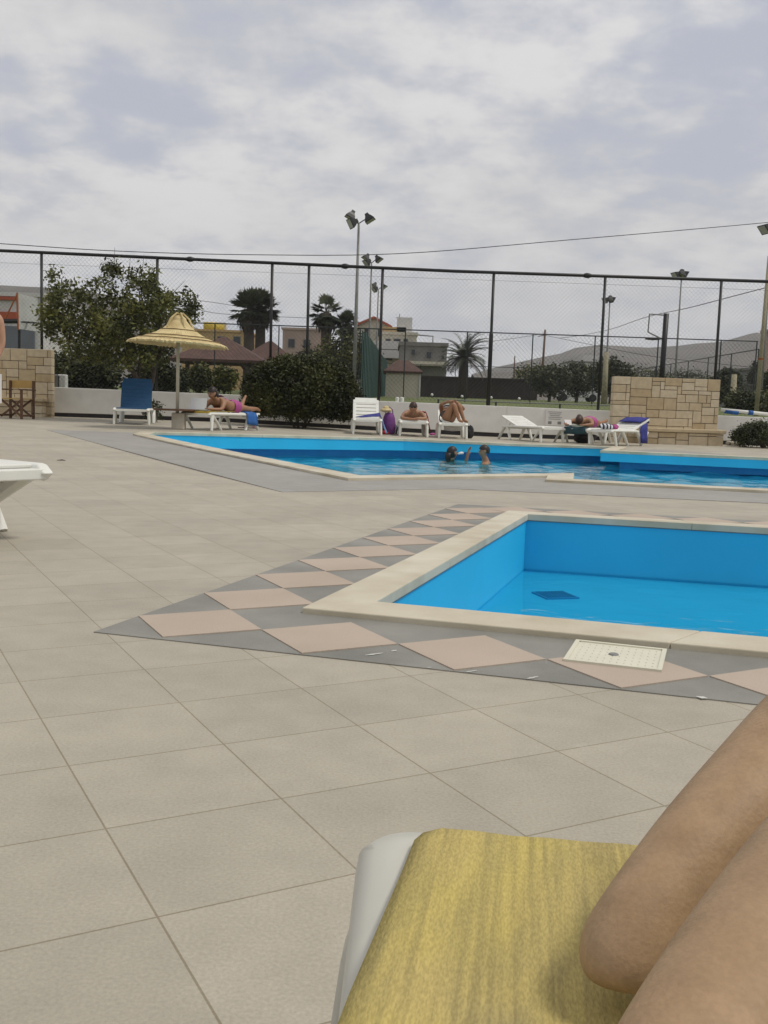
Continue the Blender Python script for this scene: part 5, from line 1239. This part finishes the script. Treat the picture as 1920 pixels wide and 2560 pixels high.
q = MB(); a_, b_2 = at(1040, 836, 105), at(1083, 840, 105); q.tube([(a_.x-cx_, .5, a_.z-zb), (b_2.x-cx_, .5, b_2.z-zb), (b_2.x-cx_, .5, b_2.z-zb-1.6)], .07, 5); q.build('pergola', 'concrete', t)
q = MB(); p = at(998, 826, 105); q.tube([(p.x-cx_, 2, p.z-zb-.5), (p.x-cx_, 2, p.z-zb+1.9)], .035, 5); q.tube([(p.x-cx_-.4, 2, p.z-zb+1.5), (p.x-cx_+.4, 2, p.z-zb+1.5)], .025, 5); q.build('aerial', 'steelblk', t)
for yb in (858, 878): 
    p = at(972, yb, 105); part(t, (p.x-cx_, -.6, p.z-zb-.3), (3.2, 1.2, .9), 'plasterwh', 'balcony')
t, cx_, zb, zt_ = building('unfinished grey concrete house with empty window openings behind the date palm', 1000, 1118, 864, 92, 9, 'concrete', [(1029, 874, 1037, 887), (1067, 880, 1077, 896), (1104, 890, 1110, 898)], parapet=.35)
p, q_ = at(1000, 908, 92), at(1118, 912, 92); part(t, (0, -.7, (p.z+q_.z)/2-zb), (q_.x-p.x+.3, 1.4, .35), 'plaster', 'balcony_slab')
# beige hut
t, cx_, zb, zt_ = building('small beige hut with brown hipped roof at the edge of the court', 965, 1050, 926, 60, 2.6, 'plaster', name='hut', cat='hut', parapet=0)
wv = at(1050, 926, 60).x-at(965, 926, 60).x; hiproof(t, 0, 1.3, wv, 2.6, zt_-zb-.05, at(1005, 896, 60).z-zt_, 'roof', .35, ov=.18)
part(t, (wv/2+.02, -.02, (zt_-zb)/2), (.09, .09, zt_-zb), 'plasterwh', 'corner_post')
t, cx_, zb, zt_ = building('dark brown board fence along the far end of the court', 1052, 1345, 946, 78, .25, 'hedgewall', name='board_fence', cat='fence', parapet=.12)
t, cx_, zb, zt_ = building('small white house with dark porch at the foot of the hills', 1426, 1500, 906, 135, 8, 'plasterwh', [(1436, 910, 1462, 926)], roofm='concrete')
part(t, (1.0, 3, zt_-zb+.5), (2.2, 3, 1.2), 'plasterwh', 'upper_room')
building('low grey building right of the leaning pole', 1888, 2050, 925, 80, 8, 'concrete', [(1900, 935, 1916, 950)])
building('low pale outbuilding behind the right side fence', 1842, 1892, 962, 72, 5, 'concrete', parapet=.1)
building('cream tower block cut off by the right edge behind the leaning pole', 1922, 2010, 830, 70, 1.2, 'plasterpk', parapet=.2)
# parked car under trees
cp_ = at(1440, 992, 84); car = thing('parked_car', 'white parked car half hidden under the trees right of the boards', 'car', (cp_.x, 84, fz(0, 84)))
q = MB(); pr = [(-1.9, .35), (-1.85, .8), (-1.0, .92), (-.45, 1.38), (.8, 1.4), (1.5, .95), (1.95, .85), (1.95, .35)]
q.add([(x, -.8, z) for x, z in pr]+[(x, .8, z) for x, z in pr], [tuple(range(8)), tuple(range(15, 7, -1))]+[(i, 8+i, 8+(i+1) % 8, (i+1) % 8) for i in range(8)]); q.build('body', 'carwhite', car, bevel=.06)
q = MB(); q.box((.1, 0, 1.14), (1.35, 1.63, .36)); q.build('windows', 'glass', car)
for x in (-1.2, 1.25):
    for y in (-.75, .75):
        q = MB(); q.tube([(x, y-.1, .32), (x, y+.1, .32)], .32, 14); q.build('wheel', 'black', car)
# stones / box behind wall at left
for i, (px, w_, lab) in enumerate(((145, .24, 'grey stone slab standing behind the wall at left'), (157, .26, 'white marble block standing behind the wall at left'))):
    p = at(px, 955, 26.2); q = MB(); q.box((0, 0, 0), (w_*.85, .22, .55)); o = q.build('stone_block', 'concrete' if i == 0 else 'plasterwh', loc=(p.x, 26.2, p.z-.08), bevel=.03); tag(o, lab, 'stone')
# ------------------------------------------------------------------ palms and background trees
def fanpalm(label, pxt, pyc, pxb, pyb, D, rx, seed, group='fan palms beyond the courts', skirt=True, nl=46):
    rn = random.Random(seed); b = at(pxb, pyb, D); c = at(pxt, pyc, D); g_ = fz(b.x, D); t = thing('fan_palm', label, 'palm tree', (b.x, D, g_), 0, group)
    top = c-Vector((b.x, D, g_)); m = MB(); m.tube([(0, 0, -.3), top*.5, top*.95], [.42, .34, .30], 10); m.build('trunk', 'deadleaf', t, smooth=True)
    cr = MB()
    for i in range(nl):
        el_ = rn.uniform(-.75, 1.45); az_ = rn.uniform(0, 6.283); d = Vector((math.cos(el_)*math.cos(az_), math.cos(el_)*math.sin(az_), math.sin(el_)))
        pl_ = rx*rn.uniform(.36, .5); hub = top+d*pl_; hub.z -= .15*rx*max(0, math.cos(el_))*.5
        cr.tube([top, hub], [.03, .015], 4, tone=.4)
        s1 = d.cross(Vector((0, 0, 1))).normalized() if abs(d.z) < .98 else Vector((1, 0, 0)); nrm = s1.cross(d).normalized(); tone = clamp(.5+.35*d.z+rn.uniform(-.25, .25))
        for k in range(17):
            a_ = (k-8)/8*1.75; bd = d*math.cos(a_)+s1*math.sin(a_)+nrm*rn.uniform(-.12, .12); ln = rx*.52*(1-.25*abs(a_)/1.75)*rn.uniform(.85, 1.1)
            w__ = s1*math.cos(a_)-d*math.sin(a_); e = hub+bd*ln-Vector((0, 0, .10*ln)); mid = hub+bd*ln*.55
            cr.add([hub, mid+w__*.045*rx, e, mid-w__*.045*rx], [(0, 1, 2, 3)], tone)
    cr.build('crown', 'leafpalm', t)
    if skirt:
        sk = MB()
        for i in range(90):
            az_ = rn.uniform(0, 6.283); z0 = rn.uniform(-.1, .0)*rx; d = Vector((math.cos(az_), math.sin(az_), 0)); r0 = .3; l_ = rx*rn.uniform(.45, .95); w__ = Vector((-d.y, d.x, 0))*.14
            p0 = top+d*r0+Vector((0, 0, z0)); p1 = top+d*(rx*rn.uniform(.25, .5))+Vector((0, 0, z0-l_*.6)); p2 = top+d*(rx*rn.uniform(.2, .45))+Vector((0, 0, z0-l_))
            sk.add([p0-w__*.4, p0+w__*.4, p1+w__, p1-w__], [(0, 1, 2, 3)]); sk.add([p1-w__, p1+w__, p2], [(0, 1, 2)])
        sk.build('dead_frond_skirt', 'deadleaf', t)
    return t
fanpalm('left trunk of the twin fan palm with full round crown', 622, 772, 624, 900, 62, 1.55, 31)
fanpalm('right trunk of the twin fan palm with full round crown', 652, 770, 650, 900, 64, 1.5, 32)
fanpalm('sparse fan palm with open crown right of the pink house', 815, 782, 818, 930, 60, 1.32, 33, nl=26)
fanpalm('shorter fan palm just left of the tall floodlight pole', 868, 812, 866, 930, 64, 1.15, 34, nl=34)
# date palm
rn = random.Random(40); D = 70; c = at(1160, 893, D); g_ = fz(c.x, D); dp = thing('date_palm', 'date palm with arching grey green fronds and brown skirt, centre right', 'palm tree', (c.x, D, g_)); top = Vector((0, 0, c.z-g_))
m = MB(); m.tube([(0, 0, -.3), top*.5, top], [.4, .36, .32], 10); m.build('trunk', 'deadleaf', dp, smooth=True)
cr = MB(); sk = MB()
for i in range(74):
    az_ = rn.uniform(0, 6.283); el_ = rn.uniform(-.55, 1.45); dead = el_ < -.15; ln = rn.uniform(1.7, 2.3); d = Vector((math.cos(az_), math.sin(az_), 0)); P = []
    for k in range(9):
        f = k/8; e2 = el_-f*f*(1.0 if not dead else .8); P.append((P[-1] if P else top)+(d*math.cos(e2)+Vector((0, 0, math.sin(e2))))*ln/8 if P else top)
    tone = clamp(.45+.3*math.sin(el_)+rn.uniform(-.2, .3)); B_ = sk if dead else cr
    B_.tube(P, [.03-.0027*k for k in range(9)], 4, tone=tone); sd_ = Vector((-d.y, d.x, 0))
    for k in range(1, 9):
        for h_ in (0, .5):
            p = P[k-1].lerp(P[k], h_); tt_ = (P[k]-P[k-1]).normalized()
            for s in (-1, 1):
                e = p+(tt_*.75+sd_*s*.8+Vector((0, 0, .12 if not dead else -.4))).normalized()*(.50*(1-.5*k/9)+.05); B_.add([p-tt_*.045, p+tt_*.045, e], [(0, 1, 2)], clamp(tone+rn.uniform(-.1, .1)))
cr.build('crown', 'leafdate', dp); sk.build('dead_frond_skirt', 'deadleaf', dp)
def bgtree(label, px, pyt, pyb, D, wpx, seed, m='leafmid', trunk=True, group='trees beyond the courts', ncl=150, nper=26, size=.2, name='leafy_tree', squash=1.):
    rn = random.Random(seed); a = at(px, pyt, D); b = at(px, pyb, D); g_ = min(b.z, fz(b.x, D)); h_ = a.z-g_; r_ = wpx/2*D/F
    t = thing(name, label, 'tree', (b.x, D, g_), 0, group); pts = []; z0 = h_*.22 if trunk else 0
    while len(pts) < ncl:
        v = Vector((rn.gauss(0, 1), rn.gauss(0, 1), rn.gauss(0, 1))).normalized(); k = rn.uniform(.35, 1)**.5*(1+.25*noise.noise(v*2+Vector((seed, 0, 0))))
        p = Vector((v.x*r_*k, v.y*r_*k*.8, z0+(h_-z0)*(.5+.5*v.z*k))); pts.append((p, clamp(.45+.8*noise.noise(p*1.1+Vector((seed, 0, 0)))+rn.uniform(-.15, .15))))
    mb = MB(); leaves(mb, pts, nper, .16*r_+.1, size, rn, .55); mb.build('crown', m, t)
    q = MB(); q.tube([(0, 0, -.2), (.05*r_, 0, h_*.3), (0, 0, h_*.65)], [.05*h_, .04*h_, .015*h_], 7)
    for i in range(4):
        an = i*1.7+seed; q.tube([(0, 0, h_*.28), (r_*.5*math.cos(an), r_*.4*math.sin(an), h_*.6)], [.03*h_, .01*h_], 5)
    q.build('trunk', 'soil', t); return t
bgtree('tall dull olive tree crowded against the sparse fan palm', 868, 835, 975, 58, 150, 51, 'leaftree', True, ncl=220)
bgtree('dark rounded tree behind the beige hut and floodlight poles', 790, 872, 985, 62, 120, 52, 'leafbush')
bgtree('dark bushy tree behind the garden tree trunk', 215, 885, 985, 30, 170, 53, 'leafbush', False, ncl=200, size=.14)
bgtree('dark leafy bush behind the wall left of the parasol pole', 385, 905, 985, 31, 110, 54, 'leafbush', False, size=.13)
bgtree('dark bush behind the wall at far left beside the stone panel', 150, 892, 985, 33, 80, 55, 'leafmid', False, size=.13)
bgtree('small stocky tree with thick trunk behind the laptop lounger', 500, 918, 985, 36, 52, 56, 'leaftree', True, size=.13)
bgtree('small stocky tree with thick trunk under the gazebo edge', 560, 922, 985, 37, 52, 57, 'leaftree', True, size=.13)
bgtree('dark trimmed bush between the gazebo posts', 447, 925, 985, 39, 45, 59, 'leafbush', False, size=.13)
bgtree('low dark bush right of the round shrub top', 850, 935, 1000, 44, 80, 60, 'leafbush', False, size=.15)
bgtree('leafy green tree at the left of the clump beside the stone panel', 1372, 915, 1000, 68, 95, 61, 'leafmid')
bgtree('dark leafy tree in the middle of the clump beside the stone panel', 1440, 910, 1002, 72, 110, 62, 'leafbush')
bgtree('broad dark tree nearest the stone panel in the clump', 1525, 900, 1005, 66, 120, 63, 'leafbush', True, ncl=200)
bgtree('yellowish tree rising behind the dark boards', 1335, 915, 990, 88, 110, 64, 'leaftree')
bgtree('olive tree behind the top of the stone panel, left half', 1610, 925, 1010, 90, 130, 65, 'leaftree')
bgtree('olive tree behind the top of the stone panel, right half', 1720, 930, 1015, 95, 130, 66, 'leafmid')
bgtree('bushy tree behind the fence right of the stone panel', 1815, 925, 1030, 52, 70, 67, 'leafmid')
bgtree('dark slender cypress left of the leaning pole', 1887, 905, 1000, 75, 36, 68, 'leafbush', name='cypress_tree')
bgtree('dark tree behind the outbuilding at right', 1862, 932, 1000, 85, 60, 69, 'leafbush')
bgtree('low grey green bush along the right wall', 1860, 985, 1035, 34, 90, 70, 'leafmid', False, size=.12)
bgtree('dry olive bush at the right edge behind the wall', 1915, 985, 1040, 36, 80, 71, 'leaftree', False, size=.12)
bgtree('green tree at the right edge beyond the leaning pole', 1925, 930, 1000, 62, 70, 72, 'leafmid')

# ------------------------------------------------------------------ haze
HB = MB(); HB.box((0, 640, 100), (3400, 1360, 206)); hz_m = bpy.data.materials.new('haze air'); hz_m.use_nodes = True; hn = hz_m.node_tree
hn.nodes.remove(hn.nodes['Principled BSDF']); pv = hn.nodes.new('ShaderNodeVolumePrincipled'); pv.inputs['Color'].default_value = (.9, .92, .95, 1); pv.inputs['Density'].default_value = .0003
hn.links.new(pv.outputs[0], hn.nodes['Material Output'].inputs['Volume'])
hb = HB.build('haze', hz_m); hb['kind'] = 'stuff'
